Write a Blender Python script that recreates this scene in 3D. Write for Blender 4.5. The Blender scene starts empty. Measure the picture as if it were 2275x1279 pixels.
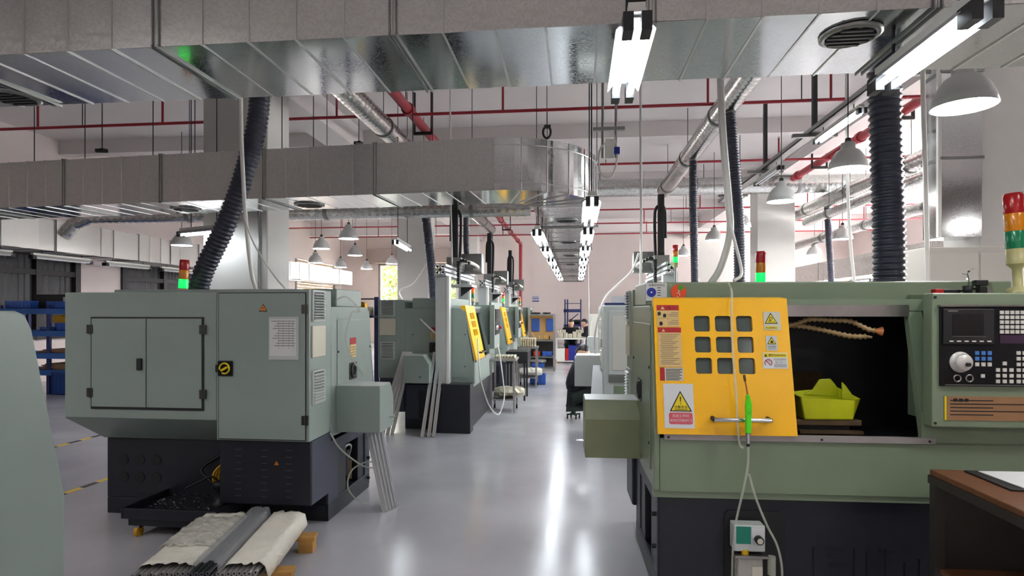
import bpy, math, random
from mathutils import Vector, Matrix
random.seed(7)
sc = bpy.context.scene
COL = sc.collection
PI = math.pi

# ------------------------------------------------------------------ camera
CAM_F = 1330.0                      # focal length in pixels of the 2275 px wide frame
cam = bpy.data.cameras.new('camera')
cam.sensor_fit = 'HORIZONTAL'
cam.sensor_width = 36.0
cam.lens = 36.0 * CAM_F / 2275.0
cam.shift_y = 50.5 / 2275.0
cam.clip_start = 0.05
cam.clip_end = 200
camo = bpy.data.objects.new('camera', cam)
COL.objects.link(camo)
camo.location = (0, 0, 1.5)
camo.rotation_euler = (PI / 2, 0, math.atan(143 / 1330))
sc.camera = camo

# ------------------------------------------------------------------ world, exposure
w = bpy.data.worlds.new('sky')
sc.world = w
w.use_nodes = True
w.node_tree.nodes['Background'].inputs[0].default_value = (1.0, 0.985, 0.97, 1)
w.node_tree.nodes['Background'].inputs[1].default_value = 14.0
sc.view_settings.view_transform = 'Standard'
sc.view_settings.look = 'None'
sc.view_settings.exposure = 1.65
sc.view_settings.gamma = 1.0
sc.view_settings.use_curve_mapping = False
try:
    sc.cycles.use_denoising = True
    sc.cycles.max_bounces = 8
    sc.cycles.diffuse_bounces = 4
    sc.cycles.glossy_bounces = 4
    sc.cycles.caustics_reflective = False
    sc.cycles.sample_clamp_indirect = 6.0
except Exception:
    pass

# strengths of the lamps of the place
TUBE_W = 11.0        # lit fluorescent tubes
TUBE_FAR = 10.0
BELL_W = 27.0        # bell pendants

# ------------------------------------------------------------------ materials
def lin(c):
    c = c / 255.0
    return c / 12.92 if c <= 0.04045 else ((c + 0.055) / 1.055) ** 2.4

MATS = {}
def mat(name, rgb, rough=0.5, metal=0.0, var=0.0, scale=6.0, bump=0.0, bscale=40.0, emit=0.0, alpha=1.0,
        trans=0.0, coat=0.0, rvar=0.0, stretch=None, kind='noise', spec=0.5):
    m = bpy.data.materials.new(name)
    m.use_nodes = True
    nt = m.node_tree
    b = nt.nodes['Principled BSDF']
    col = (lin(rgb[0]), lin(rgb[1]), lin(rgb[2]), 1)
    b.inputs['Base Color'].default_value = col
    b.inputs['Roughness'].default_value = rough
    b.inputs['Metallic'].default_value = metal
    b.inputs['Specular IOR Level'].default_value = spec
    if coat: b.inputs['Coat Weight'].default_value = coat
    if trans: b.inputs['Transmission Weight'].default_value = trans
    if alpha < 1: b.inputs['Alpha'].default_value = alpha
    if emit:
        b.inputs['Emission Color'].default_value = col
        b.inputs['Emission Strength'].default_value = emit
    if var or bump or rvar:
        tc = nt.nodes.new('ShaderNodeTexCoord')
        mp = nt.nodes.new('ShaderNodeMapping')
        nt.links.new(tc.outputs['Object'], mp.inputs['Vector'])
        if stretch: mp.inputs['Scale'].default_value = stretch
        if kind == 'voronoi':
            nz = nt.nodes.new('ShaderNodeTexVoronoi'); nz.inputs['Scale'].default_value = scale
            sep = nt.nodes.new('ShaderNodeSeparateColor'); nt.links.new(nz.outputs['Color'], sep.inputs[0])
            fac = sep.outputs[0]
        else:
            nz = nt.nodes.new('ShaderNodeTexNoise'); nz.inputs['Scale'].default_value = scale
            nz.inputs['Detail'].default_value = 5.0
            fac = nz.outputs['Fac']
        nt.links.new(mp.outputs[0], nz.inputs['Vector'])
        if var:
            mr = nt.nodes.new('ShaderNodeMapRange')
            mr.inputs['From Min'].default_value = 0.25; mr.inputs['From Max'].default_value = 0.75
            mr.inputs['To Min'].default_value = 1 - var; mr.inputs['To Max'].default_value = 1 + var
            nt.links.new(fac, mr.inputs['Value'])
            mx = nt.nodes.new('ShaderNodeVectorMath'); mx.operation = 'SCALE'
            mx.inputs[0].default_value = col[:3]
            nt.links.new(mr.outputs[0], mx.inputs['Scale'])
            nt.links.new(mx.outputs[0], b.inputs['Base Color'])
        if rvar:
            m2 = nt.nodes.new('ShaderNodeMapRange')
            m2.inputs['From Min'].default_value = 0.3; m2.inputs['From Max'].default_value = 0.7
            m2.inputs['To Min'].default_value = max(0.02, rough - rvar); m2.inputs['To Max'].default_value = rough + rvar
            nt.links.new(fac, m2.inputs['Value']); nt.links.new(m2.outputs[0], b.inputs['Roughness'])
        if bump:
            n2 = nt.nodes.new('ShaderNodeTexNoise'); n2.inputs['Scale'].default_value = bscale
            n2.inputs['Detail'].default_value = 3.0
            nt.links.new(mp.outputs[0], n2.inputs['Vector'])
            bp = nt.nodes.new('ShaderNodeBump'); bp.inputs['Strength'].default_value = bump
            bp.inputs['Distance'].default_value = 0.02
            nt.links.new(n2.outputs['Fac'], bp.inputs['Height']); nt.links.new(bp.outputs[0], b.inputs['Normal'])
    MATS[name] = m
    return m

M_floor = mat('grey_epoxy_floor', (184, 184, 190), 0.2, 0, 0.10, 1.3, 0.03, 9, rvar=0.06, spec=0.6)
M_wall = mat('white_plaster', (228, 217, 214), 0.8, 0, 0.02, 2)
M_ceil = mat('ceiling_plaster', (226, 221, 219), 0.85, 0, 0.03, 1)
M_pillar = mat('pillar_paint', (216, 216, 211), 0.45, 0, 0.03, 3)
M_galv = mat('galvanised_steel', (200, 204, 204), 0.12, 1, 0.05, 130, 0.012, 2.5, rvar=0.03, kind='voronoi')
M_galvs = mat('galvanised_side_sheet', (206, 207, 204), 0.36, 1, 0.06, 110, 0.02, 2.5, rvar=0.06, kind='voronoi')
M_galv2 = mat('galvanised_steel_dull', (206, 206, 204), 0.26, 1, 0.08, 90, 0.02, 3, rvar=0.05, kind='voronoi')
M_galv3 = mat('galvanised_bright_sheet', (200, 200, 198), 0.42, .75, 0.03, 120, 0.02, 3, rvar=0.05, kind='voronoi')
M_seam = mat('folded_seam', (205, 206, 205), 0.3, 1)
M_seamd = mat('flange_steel', (142, 144, 142), 0.4, 1)
M_spiral = mat('spiral_duct_steel', (190, 192, 190), 0.25, 1, 0.1, 30, kind='voronoi')
M_red = mat('red_pipe_paint', (150, 28, 42), 0.4)
M_dark = mat('dark_steel', (48, 48, 50), 0.5, 0.4)
M_black = mat('black_rubber', (20, 20, 22), 0.55)
M_blackgloss = mat('black_plastic', (12, 13, 16), 0.4, spec=.3)
M_hose = mat('navy_black_hose', (46, 50, 66), 0.38, 0, 0.15, 20)
M_white = mat('white_plastic', (228, 228, 222), 0.4)
M_whitecab = mat('ivory_cabinet_paint', (205, 203, 194), 0.4)
M_green = mat('grey_green_machine_paint', (142, 156, 149), 0.38, 0, 0.03, 5)
M_olive = mat('aged_green_machine_paint', (122, 137, 113), 0.38, 0, 0.06, 3)
M_olived = mat('oil_stained_green_paint', (126, 132, 98), 0.42, 0, 0.12, 6)
M_greym = mat('light_grey_paint_and_lit_slats', (190, 196, 193), 0.35, 0, 0.02, 4)
M_navy = mat('navy_base_paint', (25, 27, 37), 0.42, 0, 0.1, 5)
M_navy2 = mat('slate_side_paint', (56, 60, 76), 0.45, 0, 0.05, 5)
M_yellow = mat('yellow_door_paint', (250, 186, 0), 0.33, 0, 0.03, 3)
M_glass = mat('smoky_window_glass', (86, 98, 96), 0.12, 0, 0, alpha=0.8)
M_chrome = mat('chrome', (210, 210, 212), 0.12, 1)
M_steel = mat('brushed_steel', (170, 168, 166), 0.33, 1, 0.1, 12)
M_alu = mat('aluminium_profile', (206, 208, 210), 0.36, .55)
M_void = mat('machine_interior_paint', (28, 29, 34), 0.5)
M_hinge = mat('hinge_metal', (90, 92, 88), 0.35, 0.9)
M_paper = mat('paper_sheet', (214, 216, 216), 0.6, 0, 0.02, 20)
M_cream = mat('cream_plate', (200, 196, 178), 0.5)
M_ink = mat('black_print', (24, 24, 24), 0.6)
M_inkg = mat('grey_print', (110, 108, 100), 0.6)
M_redp = mat('red_print', (176, 22, 28), 0.5)
M_pinkp = mat('pink_red_print', (206, 84, 96), 0.5)
M_yelp = mat('yellow_print', (226, 204, 20), 0.5)
M_orange = mat('orange_print', (232, 80, 28), 0.5)
M_greenp = mat('green_print', (60, 160, 50), 0.5)
M_bluep = mat('blue_print', (32, 48, 150), 0.5)
M_tan = mat('tan_label', (214, 180, 116), 0.5)
M_brownp = mat('faded_brown_label', (150, 112, 78), 0.5, 0, 0.1, 8)
M_lime = mat('lime_plastic', (90, 235, 30), 0.3)
M_limecan = mat('yellow_green_plastic', (196, 204, 30), 0.35, 0, 0.08, 10)
M_clear = mat('clear_tube', (222, 226, 210), 0.15, 0, alpha=0.38)
M_lamp = mat('grey_lamp_enamel', (202, 204, 202), 0.35, 0)
M_reflector = mat('lamp_reflector', (176, 178, 178), .4)
M_lampin = mat('lamp_inside_white', (240, 240, 238), 0.5)
M_bellglow = mat('lit_bell_diffuser', (255, 250, 247), 0.5, emit=BELL_W)
M_tube = mat('lit_fluorescent_tube', (244, 250, 255), 0.4, emit=TUBE_W)
M_tubeoff = mat('unlit_fluorescent_tube', (226, 228, 228), 0.3)
M_blue = mat('blue_rack_paint', (30, 96, 176), 0.4)
M_navyr = mat('dark_blue_rack_paint', (34, 48, 104), 0.4)
M_crate = mat('blue_crate_plastic', (52, 100, 190), 0.4)
M_crated = mat('dark_blue_crate_plastic', (24, 66, 138), 0.4)
M_wood = mat('raw_plywood', (206, 168, 112), 0.6, 0, 0.14, 3, stretch=(8, 8, 0.8))
M_pallet = mat('pallet_wood', (176, 130, 66), 0.7, 0, 0.16, 5, stretch=(1, 10, 10))
M_brown = mat('brown_bench_board', (104, 66, 42), 0.42, 0, 0.18, 4, stretch=(3, 14, 3))
M_brownd = mat('dark_bench_frame', (52, 48, 44), 0.5, 0.2)
M_board = mat('cardboard', (150, 118, 84), 0.75, 0, 0.1, 6)
M_wrap = mat('white_foam_wrap', (240, 236, 222), 0.45, 0, 0.06, 9, 0.5, 22)
M_film = mat('creased_clear_film', (232, 230, 220), 0.2, 0, 0.05, 9, 0.9, 30, alpha=0.5)
M_film2 = mat('thin_clear_film', (225, 228, 232), 0.12, 0, alpha=0.22)
M_rod = mat('grey_steel_rod', (176, 174, 170), 0.4, 0.5)
M_chromed = mat('polished_rod', (150, 150, 156), 0.2, 1)
M_roddark = mat('rod_end_dark', (52, 50, 50), 0.5, 0.6)
M_parts = mat('turned_parts', (206, 200, 178), 0.4, 0.4, 0.1, 20)
M_copper = mat('copper_nozzle', (190, 120, 76), 0.4, 0.5)
M_seg = mat('oily_coolant_segment', (150, 126, 84), 0.4, 0, 0.2, 30)
M_rust = mat('rusty_carriage', (104, 86, 62), 0.45, 0.5, 0.2, 9)
M_skin = mat('skin', (206, 160, 132), 0.5)
M_hair = mat('dark_hair', (24, 22, 26), 0.45)
M_jacket = mat('navy_black_cloth', (24, 24, 34), 0.8)
M_jeans = mat('dark_green_trousers', (24, 34, 34), 0.8)
M_stool = mat('dark_green_stool', (30, 70, 56), 0.4)
M_shutter = mat('beige_shutter', (214, 190, 158), 0.5)
M_frame = mat('grey_window_frame', (150, 142, 136), 0.5)
M_lintel = mat('taupe_lintel', (164, 150, 146), 0.6)
M_darkframe = mat('dark_window_frame', (40, 38, 40), 0.5)
M_darkglass = mat('dark_corrugated_sheet', (62, 62, 66), 0.5, 0, 0.12, 4)
M_leaf = mat('leaf', (84, 104, 30), 0.6, 0, 0.2, 2)
M_bark = mat('bark', (110, 84, 66), 0.8, 0, 0.1, 6)
M_soil = mat('outdoor_ground', (150, 150, 130), 0.9)
M_winglass = mat('window_glass', (235, 240, 240), 0.05, alpha=0.12)
M_sr = mat('red_lens', (176, 22, 26), 0.2)
M_sy = mat('amber_lens', (212, 130, 14), 0.2)
M_sg = mat('green_lens', (16, 120, 78), 0.2)
M_sgl = mat('lit_green_lens', (0, 190, 70), 0.3, emit=.85)
M_srl = mat('lit_red_lens', (240, 40, 14), 0.3, emit=.8)
M_beige = mat('beige_stack_base', (176, 170, 120), 0.4)
M_tape_y = mat('yellow_floor_tape', (226, 190, 60), 0.5)
M_tape_b = mat('black_floor_tape', (40, 40, 42), 0.5)
M_teal = mat('teal_label', (20, 122, 100), 0.5)
M_key = mat('key_white', (206, 204, 196), 0.4)
M_keyb = mat('key_blue', (70, 120, 190), 0.4)
M_screen = mat('dark_screen', (14, 15, 18), 0.15)
M_redbin = mat('red_plastic', (204, 40, 34), 0.4)
M_yelcan = mat('yellow_plastic', (224, 178, 20), 0.4)
M_yhose = mat('yellow_cable_sleeve', (200, 150, 24), 0.45)
M_plant = mat('small_plant', (70, 96, 60), 0.6)

# ------------------------------------------------------------------ mesh helpers
WORLD = {}          # root name -> location, for things whose parts are given in world coordinates

class MB:
    def __init__(s):
        s.v = []; s.f = []; s.sm = []
    def add(s, vs, fs, smooth=False):
        o = len(s.v)
        s.v += [tuple(p) for p in vs]
        for f in fs:
            s.f.append(tuple(i + o for i in f)); s.sm.append(smooth)
        return s
    def box(s, x0, x1, y0, y1, z0, z1):
        vs = [(x0, y0, z0), (x1, y0, z0), (x1, y1, z0), (x0, y1, z0), (x0, y0, z1), (x1, y0, z1), (x1, y1, z1), (x0, y1, z1)]
        return s.add(vs, [(0, 3, 2, 1), (4, 5, 6, 7), (0, 1, 5, 4), (1, 2, 6, 5), (2, 3, 7, 6), (3, 0, 4, 7)])
    def cbox(s, c, d, M=None):
        o = len(s.v)
        s.box(-d[0] / 2, d[0] / 2, -d[1] / 2, d[1] / 2, -d[2] / 2, d[2] / 2)
        for i in range(o, len(s.v)):
            p = Vector(s.v[i])
            if M is not None: p = M @ p
            s.v[i] = tuple(p + Vector(c))
        return s
    def prism(s, pts, axis, a, b):
        def P(q, t):
            return (t, q[0], q[1]) if axis == 'x' else ((q[0], t, q[1]) if axis == 'y' else (q[0], q[1], t))
        n = len(pts)
        area = sum(pts[i][0] * pts[(i + 1) % n][1] - pts[(i + 1) % n][0] * pts[i][1] for i in range(n))
        if (area < 0) != (axis == 'y'): pts = pts[::-1]
        vs = [P(q, a) for q in pts] + [P(q, b) for q in pts]
        fs = [tuple(range(n - 1, -1, -1)), tuple(range(n, 2 * n))]
        if axis == 'y' : pass
        for i in range(n):
            j = (i + 1) % n
            fs.append((i, j, n + j, n + i))
        return s.add(vs, fs)
    def cyl(s, p0, p1, r0, r1=None, n=12, caps=True):
        p0 = Vector(p0); p1 = Vector(p1); r1 = r0 if r1 is None else r1
        d = (p1 - p0).normalized()
        u = d.orthogonal().normalized(); w_ = d.cross(u)
        A = [p0 + (u * math.cos(2 * PI * i / n) + w_ * math.sin(2 * PI * i / n)) * r0 for i in range(n)]
        B = [p1 + (u * math.cos(2 * PI * i / n) + w_ * math.sin(2 * PI * i / n)) * r1 for i in range(n)]
        s.add(A + B, [(i, (i + 1) % n, n + (i + 1) % n, n + i) for i in range(n)], True)
        if caps:
            s.add(A, [tuple(range(n - 1, -1, -1))]); s.add(B, [tuple(range(n))])
        return s
    def tube(s, pts, r, n=8, caps=True, rf=None):
        pts = [Vector(p) for p in pts]
        u = None; rings = []
        for i, p in enumerate(pts):
            a = pts[max(0, i - 1)]; b = pts[min(len(pts) - 1, i + 1)]
            d = (b - a).normalized()
            u = d.orthogonal().normalized() if u is None else (u - d * u.dot(d)).normalized()
            w_ = d.cross(u)
            rr = r if rf is None else rf(i)
            rings.append([p + (u * math.cos(2 * PI * k / n) + w_ * math.sin(2 * PI * k / n)) * rr for k in range(n)])
        vs = [q for R in rings for q in R]
        fs = []
        for i in range(len(rings) - 1):
            for k in range(n):
                fs.append((i * n + k, i * n + (k + 1) % n, (i + 1) * n + (k + 1) % n, (i + 1) * n + k))
        s.add(vs, fs, True)
        if caps:
            s.add(rings[0], [tuple(range(n - 1, -1, -1))]); s.add(rings[-1], [tuple(range(n))])
        return s
    def lathe(s, prof, n=20, c=(0, 0, 0), smooth=True):
        vs = []; fs = []
        for r, z in prof:
            for k in range(n):
                vs.append((c[0] + r * math.cos(2 * PI * k / n), c[1] + r * math.sin(2 * PI * k / n), c[2] + z))
        for i in range(len(prof) - 1):
            for k in range(n):
                fs.append((i * n + k, i * n + (k + 1) % n, (i + 1) * n + (k + 1) % n, (i + 1) * n + k))
        return s.add(vs, fs, smooth)
    def disc(s, c, r, n=20, up=True, axis='z'):
        vs = []
        for k in range(n):
            a, b = r * math.cos(2 * PI * k / n), r * math.sin(2 * PI * k / n)
            vs.append((c[0] + a, c[1] + b, c[2]) if axis == 'z' else ((c[0] + a, c[1], c[2] + b) if axis == 'y' else (c[0], c[1] + a, c[2] + b)))
        f = tuple(range(n))
        return s.add(vs, [f if up else f[::-1]])
    def tri_plate(s, c, wd, h, y0, y1):      # triangle sign in the xz plane
        x, z = c
        return s.prism([(x - wd / 2, z), (x + wd / 2, z), (x, z + h)], 'y', y0, y1)
    def xf(s, M):
        s.v = [tuple(M @ Vector(p)) for p in s.v]
        return s
    def build(s, name, m, parent=None, bevel=0.0, seg=2, label=None):
        me = bpy.data.meshes.new(name)
        v = s.v
        loc = None
        if parent is not None:
            off = WORLD.get(parent.name)
            if off is not None:
                v = [(p[0] - off[0], p[1] - off[1], p[2] - off[2]) for p in v]
        else:
            xs = [p[0] for p in v]; ys = [p[1] for p in v]; zs = [p[2] for p in v]
            loc = ((min(xs) + max(xs)) / 2, (min(ys) + max(ys)) / 2, min(zs))
            v = [(p[0] - loc[0], p[1] - loc[1], p[2] - loc[2]) for p in v]
        me.from_pydata(v, [], s.f)
        me.polygons.foreach_set('use_smooth', s.sm)
        me.materials.append(m)
        me.update()
        o = bpy.data.objects.new(name, me)
        COL.objects.link(o)
        if parent is not None:
            o.parent = parent
            if parent.name in WORLD: WORLD[o.name] = WORLD[parent.name]
        else:
            o.location = loc
        if bevel:
            b = o.modifiers.new('bevel', 'BEVEL'); b.width = bevel; b.segments = seg; b.limit_method = 'ANGLE'
            b.angle_limit = 0.6
        if label: o['label'] = label
        return o

def spline(pts, per=8):
    P = [Vector(p) for p in pts]
    P = [P[0] * 2 - P[1]] + P + [P[-1] * 2 - P[-2]]
    out = []
    for i in range(1, len(P) - 2):
        for k in range(per):
            t = k / per
            a, b, c, d = P[i - 1], P[i], P[i + 1], P[i + 2]
            out.append(0.5 * ((2 * b) + (c - a) * t + (2 * a - 5 * b + 4 * c - d) * t * t + (3 * b - a - 3 * c + d) * t ** 3))
    out.append(P[-2])
    return out

def resample(pts, step):
    pts = [Vector(p) for p in pts]
    out = [pts[0]]; acc = 0
    for a, b in zip(pts, pts[1:]):
        L = (b - a).length
        while acc + L >= step:
            t = (step - acc) / L
            a = a + (b - a) * t; out.append(a); L = (b - a).length; acc = 0
            if L <= 1e-9: break
        acc += L
    return out

def tag(o, label, cat, group=None):
    o['label'] = label; o['category'] = cat
    if group: o['group'] = group
    return o

def thing(name, label, cat, loc=(0, 0, 0), rz=0.0, group=None, world=False):
    o = bpy.data.objects.new(name, None)
    COL.objects.link(o)
    o.empty_display_size = 0.1
    o.location = loc; o.rotation_euler = (0, 0, rz)
    if world: WORLD[o.name] = loc
    return tag(o, label, cat, group)

def struct(o, label=None):
    o['kind'] = 'structure'
    if label: o['label'] = label
    return o

def inst(src, parent, loc=(0, 0, 0), rot=(0, 0, 0), name=None):
    o = src.copy(); COL.objects.link(o)
    if name: o.name = name
    o.parent = parent; o.location = loc; o.rotation_euler = rot
    return o

def copy_tree(o, parent=None):
    c = o.copy(); COL.objects.link(c); c.parent = parent
    for ch in list(o.children): copy_tree(ch, c)
    return c

FONTC = {}
def text(s_, size, m, parent, org, u=(1, 0, 0), v=(0, 0, 1), align='CENTER', name='lettering', width=None, bold=0.0):
    cu = bpy.data.curves.new('t', 'FONT')
    cu.body = s_; cu.size = size; cu.align_x = align; cu.resolution_u = 2; cu.offset = bold
    ob = bpy.data.objects.new('t', cu); COL.objects.link(ob)
    dg = bpy.context.evaluated_depsgraph_get(); dg.update()
    me = bpy.data.meshes.new_from_object(ob.evaluated_get(dg))
    bpy.data.objects.remove(ob); bpy.data.curves.remove(cu)
    U = Vector(u); V = Vector(v); O = Vector(org)
    k = 1.0
    if width and len(me.vertices):
        xs = [q.co.x for q in me.vertices]; k = width / max(1e-6, max(xs) - min(xs))
    off = WORLD.get(parent.name, (0, 0, 0)) if parent else (0, 0, 0)
    for q in me.vertices:
        p = O + U * (q.co.x * k) + V * q.co.y
        q.co = (p.x - off[0], p.y - off[1], p.z - off[2])
    me.materials.clear(); me.materials.append(m); me.name = name
    o = bpy.data.objects.new(name, me); COL.objects.link(o)
    o.parent = parent
    return o

# ================================================================== THE SETTING
X0, X1, Y0, Y1, ZC = -11.2, 12.0, -6.0, 27.8, 5.2
struct(MB().box(X0 - .3, X1 + .3, Y0 - .3, Y1 + .3, -.2, 0).build('floor', M_floor), 'smooth glossy grey epoxy floor')
struct(MB().box(X0 - .3, X1 + .3, Y0 - .3, Y1 + .3, ZC, ZC + .2).build('ceiling', M_ceil), 'white painted concrete ceiling')
struct(MB().box(X0 - .3, X1 + .3, Y0 - .3, Y0, 0, ZC).build('wall_back', M_wall))
def wall_with_windows(x0, x1, ya, yb, bays):
    q = MB(); e_ = ya
    for (a, b, z0, z1) in bays:
        q.box(x0, x1, e_, a, 0, ZC).box(x0, x1, a, b, 0, z0).box(x0, x1, a, b, z1, ZC); e_ = b
    return q.box(x0, x1, e_, yb, 0, ZC)
BAYS_R = [(8.4 + 3.0 * k, 10.9 + 3.0 * k, .9, 4.4) for k in range(4)] + [(21.2, 23.7, 1.0, 2.4), (24.4, 26.9, 1.0, 2.4)]  # tall bays hidden from the camera, added to brighten the hall with daylight
BAYS_L = []
BAYS_L2 = [(18.5, 20.9, .9, 2.4)]  # bay hidden behind the left pillar, added to let in daylight
struct(wall_with_windows(X1, X1 + .3, Y0, Y1, BAYS_R).build('wall_right', M_wall))
# far wall with two openings
WIN = [(-9.35, -8.4, 1.75, 3.7), (-7.4, -5.6, 1.75, 3.7)]
fw = MB()
fw.box(X0 - .3, X1 + .3, Y1, Y1 + .3, 0, 1.75).box(X0 - .3, X1 + .3, Y1, Y1 + .3, 3.7, ZC)
fw.box(X0 - .3, -9.35, Y1, Y1 + .3, 1.75, 3.7).box(-8.4, -7.4, Y1, Y1 + .3, 1.75, 3.7).box(-5.6, X1 + .3, Y1, Y1 + .3, 1.75, 3.7)
struct(fw.build('wall_far', M_wall), 'pinkish white plaster wall at the end of the hall')
# left wall with a dark strip of windows and a shutter
lw = MB()
lw = wall_with_windows(X0 - .3, X0, Y0, 9.4, BAYS_L)
lw.box(X0 - .3, X0, 9.4, 18.2, 0, .9).box(X0 - .3, X0, 9.4, 18.2, 2.75, ZC)
lw
lw.box(X0 - .3, X0, 18.2, 18.5, 0, ZC).box(X0 - .3, X0, 20.9, 23.0, 0, ZC).box(X0 - .3, X0, 18.5, 20.9, 0, .9).box(X0 - .3, X0, 18.5, 20.9, 2.4, ZC).box(X0 - .3, X0, 23.0, 26.8, 3.6, ZC).box(X0 - .3, X0, 26.8, Y1, 0, ZC)
lw.box(X0 - .3, X0, 12.35, 13.75, .9, 2.75)
struct(lw.build('wall_left', M_wall))
for k, (x0, x1, z0, z1) in enumerate(WIN):
    wi = struct(MB().box(x0 - .06, x0 + .05, Y1 - .05, Y1 + .12, z0, z1).box(x1 - .05, x1 + .06, Y1 - .05, Y1 + .12, z0, z1)
        .box(x0 - .06, x1 + .06, Y1 - .05, Y1 + .12, z1 - .05, z1 + .06).box(x0 - .06, x1 + .06, Y1 - .08, Y1 + .12, z0 - .06, z0 + .05)
        .build('window_%d' % (k + 1), M_frame), 'grey framed window onto sunlit trees')
    n = 1 if k == 0 else 2
    for j in range(n):
        a = x0 + (x1 - x0) * j / n; b = x0 + (x1 - x0) * (j + 1) / n
        p = MB().box(a, b, Y1 + .1, Y1 + .106, z0, z1)
        p.v = [tuple(Vector(q) - wi.location) for q in p.v]
        p.build('pane', M_winglass, wi)
        if j:
            p = MB().box(a - .03, a + .03, Y1 - .03, Y1 + .12, z0, z1)
            p.v = [tuple(Vector(q) - wi.location) for q in p.v]
            p.build('mullion', M_frame, wi)
struct(MB().box(-9.85, -5.2, Y1 - .45, Y1, 3.75, 4.4).build('trim_1', M_lintel, bevel=.01), 'taupe boxed lintel above the far windows')
wn = 3
for (xw, nm, bays) in ((X1, 'grey framed window in the right wall, added for daylight', BAYS_R), (X0 - .3, 'tall grey framed window in the left wall, added for daylight', BAYS_L + BAYS_L2)):
    for (a, b, z0, z1) in bays:
        q = MB()
        for y in (a, (a + b) / 2 - .025, b - .05): q.box(xw + .1, xw + .16, y, y + .05, z0, z1)
        for z in (z0, z1 - .05): q.box(xw + .1, xw + .16, a, b, z, z + .05)
        wi = struct(q.build('window_%d' % wn, M_frame), nm); wn += 1
        for (c, d) in ((a + .05, (a + b) / 2 - .025), ((a + b) / 2 + .025, b - .05)):
            p = MB().box(xw + .125, xw + .13, c, d, z0 + .05, z1 - .05)
            p.v = [tuple(Vector(v_) - wi.location) for v_ in p.v]
            p.build('pane', M_winglass, wi)
# dark corrugated windows on the left wall
for (a, b) in ((9.4, 12.35), (13.75, 18.2)):
    root = MB()
    ys = [a + (b - a) * i / 3 for i in range(4)]
    for y in ys: root.box(X0 - .1, X0 + .06, y - .07, y + .07, .9, 2.75)
    root.box(X0 - .1, X0 + .05, a, b, 2.25, 2.36).box(X0 - .1, X0 + .05, a, b, .9, 1.0).box(X0 - .1, X0 + .05, a, b, 2.66, 2.75)
    wi = struct(root.build('window_%d' % wn, M_darkframe), 'dark framed window blocked by dark corrugated sheets'); wn += 1
    for i in range(3):
        q = MB(); y = ys[i] + .08
        k = 0
        pts = []
        while y < ys[i + 1] - .08:
            pts.append((X0 - .06 + (.03 if k % 2 else 0), y)); y += .07; k += 1
        pts.append((X0 - .06, ys[i + 1] - .02)); pts.insert(0, (X0 - .06, ys[i] + .02))
        for (p1, p2) in zip(pts, pts[1:]):
            q.add([(p1[0], p1[1], 1.0), (p2[0], p2[1], 1.0), (p2[0], p2[1], 2.7), (p1[0], p1[1], 2.7)], [(0, 1, 2, 3)])
        q.v = [tuple(Vector(p) - wi.location) for p in q.v]
        q.build('sheet', M_darkglass, wi)
# roller shutter on the left wall
sh = struct(MB().box(X0 - .1, X0 + .05, 22.9, 23.0, 0, 3.6).box(X0 - .1, X0 + .05, 26.8, 26.9, 0, 3.6).build('door_1', M_frame), 'beige roller shutter door in the left wall')
sl = None
for k in range(30):
    if sl is None:
        q = MB().prism([(X0 - .06, 0), (X0 - .02, .03), (X0 - .02, .09), (X0 - .06, .117)], 'y', 23.0, 26.8)
        q.v = [tuple(Vector(p) - Vector(sh.location)) for p in q.v]
        sl = q.build('slat', M_shutter, sh)
    else: inst(sl, sh, (0, 0, .12 * k))
# pillars and ceiling beams
PIL = [(-4.92, -4.02, 7.45, 8.05), (-4.92, -4.02, 16.1, 16.75), (4.66, 5.6, 7.5, 8.2), (4.66, 5.6, 16.1, 16.75), (-4.92, -4.02, 24.2, 24.8), (4.66, 5.6, 24.2, 24.8)]
for (a, b, c, d) in PIL:
    struct(MB().box(a, b, c, d, 0, ZC).build('pillar', M_pillar, bevel=.015), 'square white painted concrete pillar')
tn = 2
for x in (-4.7, 5.0):
    struct(MB().box(x - .2, x + .35, Y0, Y1, 4.75, ZC).build('trim_%d' % tn, M_ceil), 'white ceiling beam'); tn += 1
for y in (-1.0, 7.6, 16.2, 24.3):
    struct(MB().box(X0, X1, y, y + .4, 4.66, ZC).build('trim_%d' % tn, M_ceil), 'white ceiling beam'); tn += 1
for y in (11.9, 20.4):
    struct(MB().box(X0, X1, y, y + .25, 4.9, ZC).build('trim_%d' % tn, M_ceil), 'white secondary ceiling beam'); tn += 1
# partition in the right half of the hall, low white wall
struct(MB().box(5.4, 11.9, 20.0, 20.15, 0, 2.3).build('wall_partition', M_wall), 'low white partition wall in the right half of the hall')

# outdoors behind the far windows
struct(MB().box(-25, 5, Y1 + .4, Y1 + 20, -.2, -.05).build('outdoor_ground', M_soil), 'pale ground outside')
def tree(x, y, h, rad, label):
    t = thing('tree', label, 'tree', (x, y, -.05), group='trees outside the windows')
    MB().tube(spline([(0, 0, 0), (.05, 0, h * .35), (-.05, .05, h * .8)]), .2, 8, rf=lambda i: .22 - .008 * i).build('trunk', M_bark, t)
    q = MB()
    for k in range(700):
        a = random.uniform(0, 2 * PI); r = rad * math.sqrt(random.random()); z = h * .45 + random.random() * h * .6
        c = Vector((r * math.cos(a), r * math.sin(a), z))
        n = Vector((random.gauss(0, 1), random.gauss(0, 1), random.gauss(0, 1))).normalized()
        u = n.orthogonal().normalized() * .16; v = n.cross(u) * .6
        q.add([c - u, c - v, c + u, c + v], [(0, 1, 2, 3)])
    o = q.build('foliage', M_leaf, t); o['kind'] = 'stuff'
tree(-9.7, 31.5, 4.2, .95, 'leafy tree outside the narrow far window')
tree(-7.9, 33.2, 4.8, .95, 'leafy tree outside the wide far window, left of its middle')
tree(-6.3, 31.4, 4.0, .85, 'smaller leafy tree outside the right pane of the far window')

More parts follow.
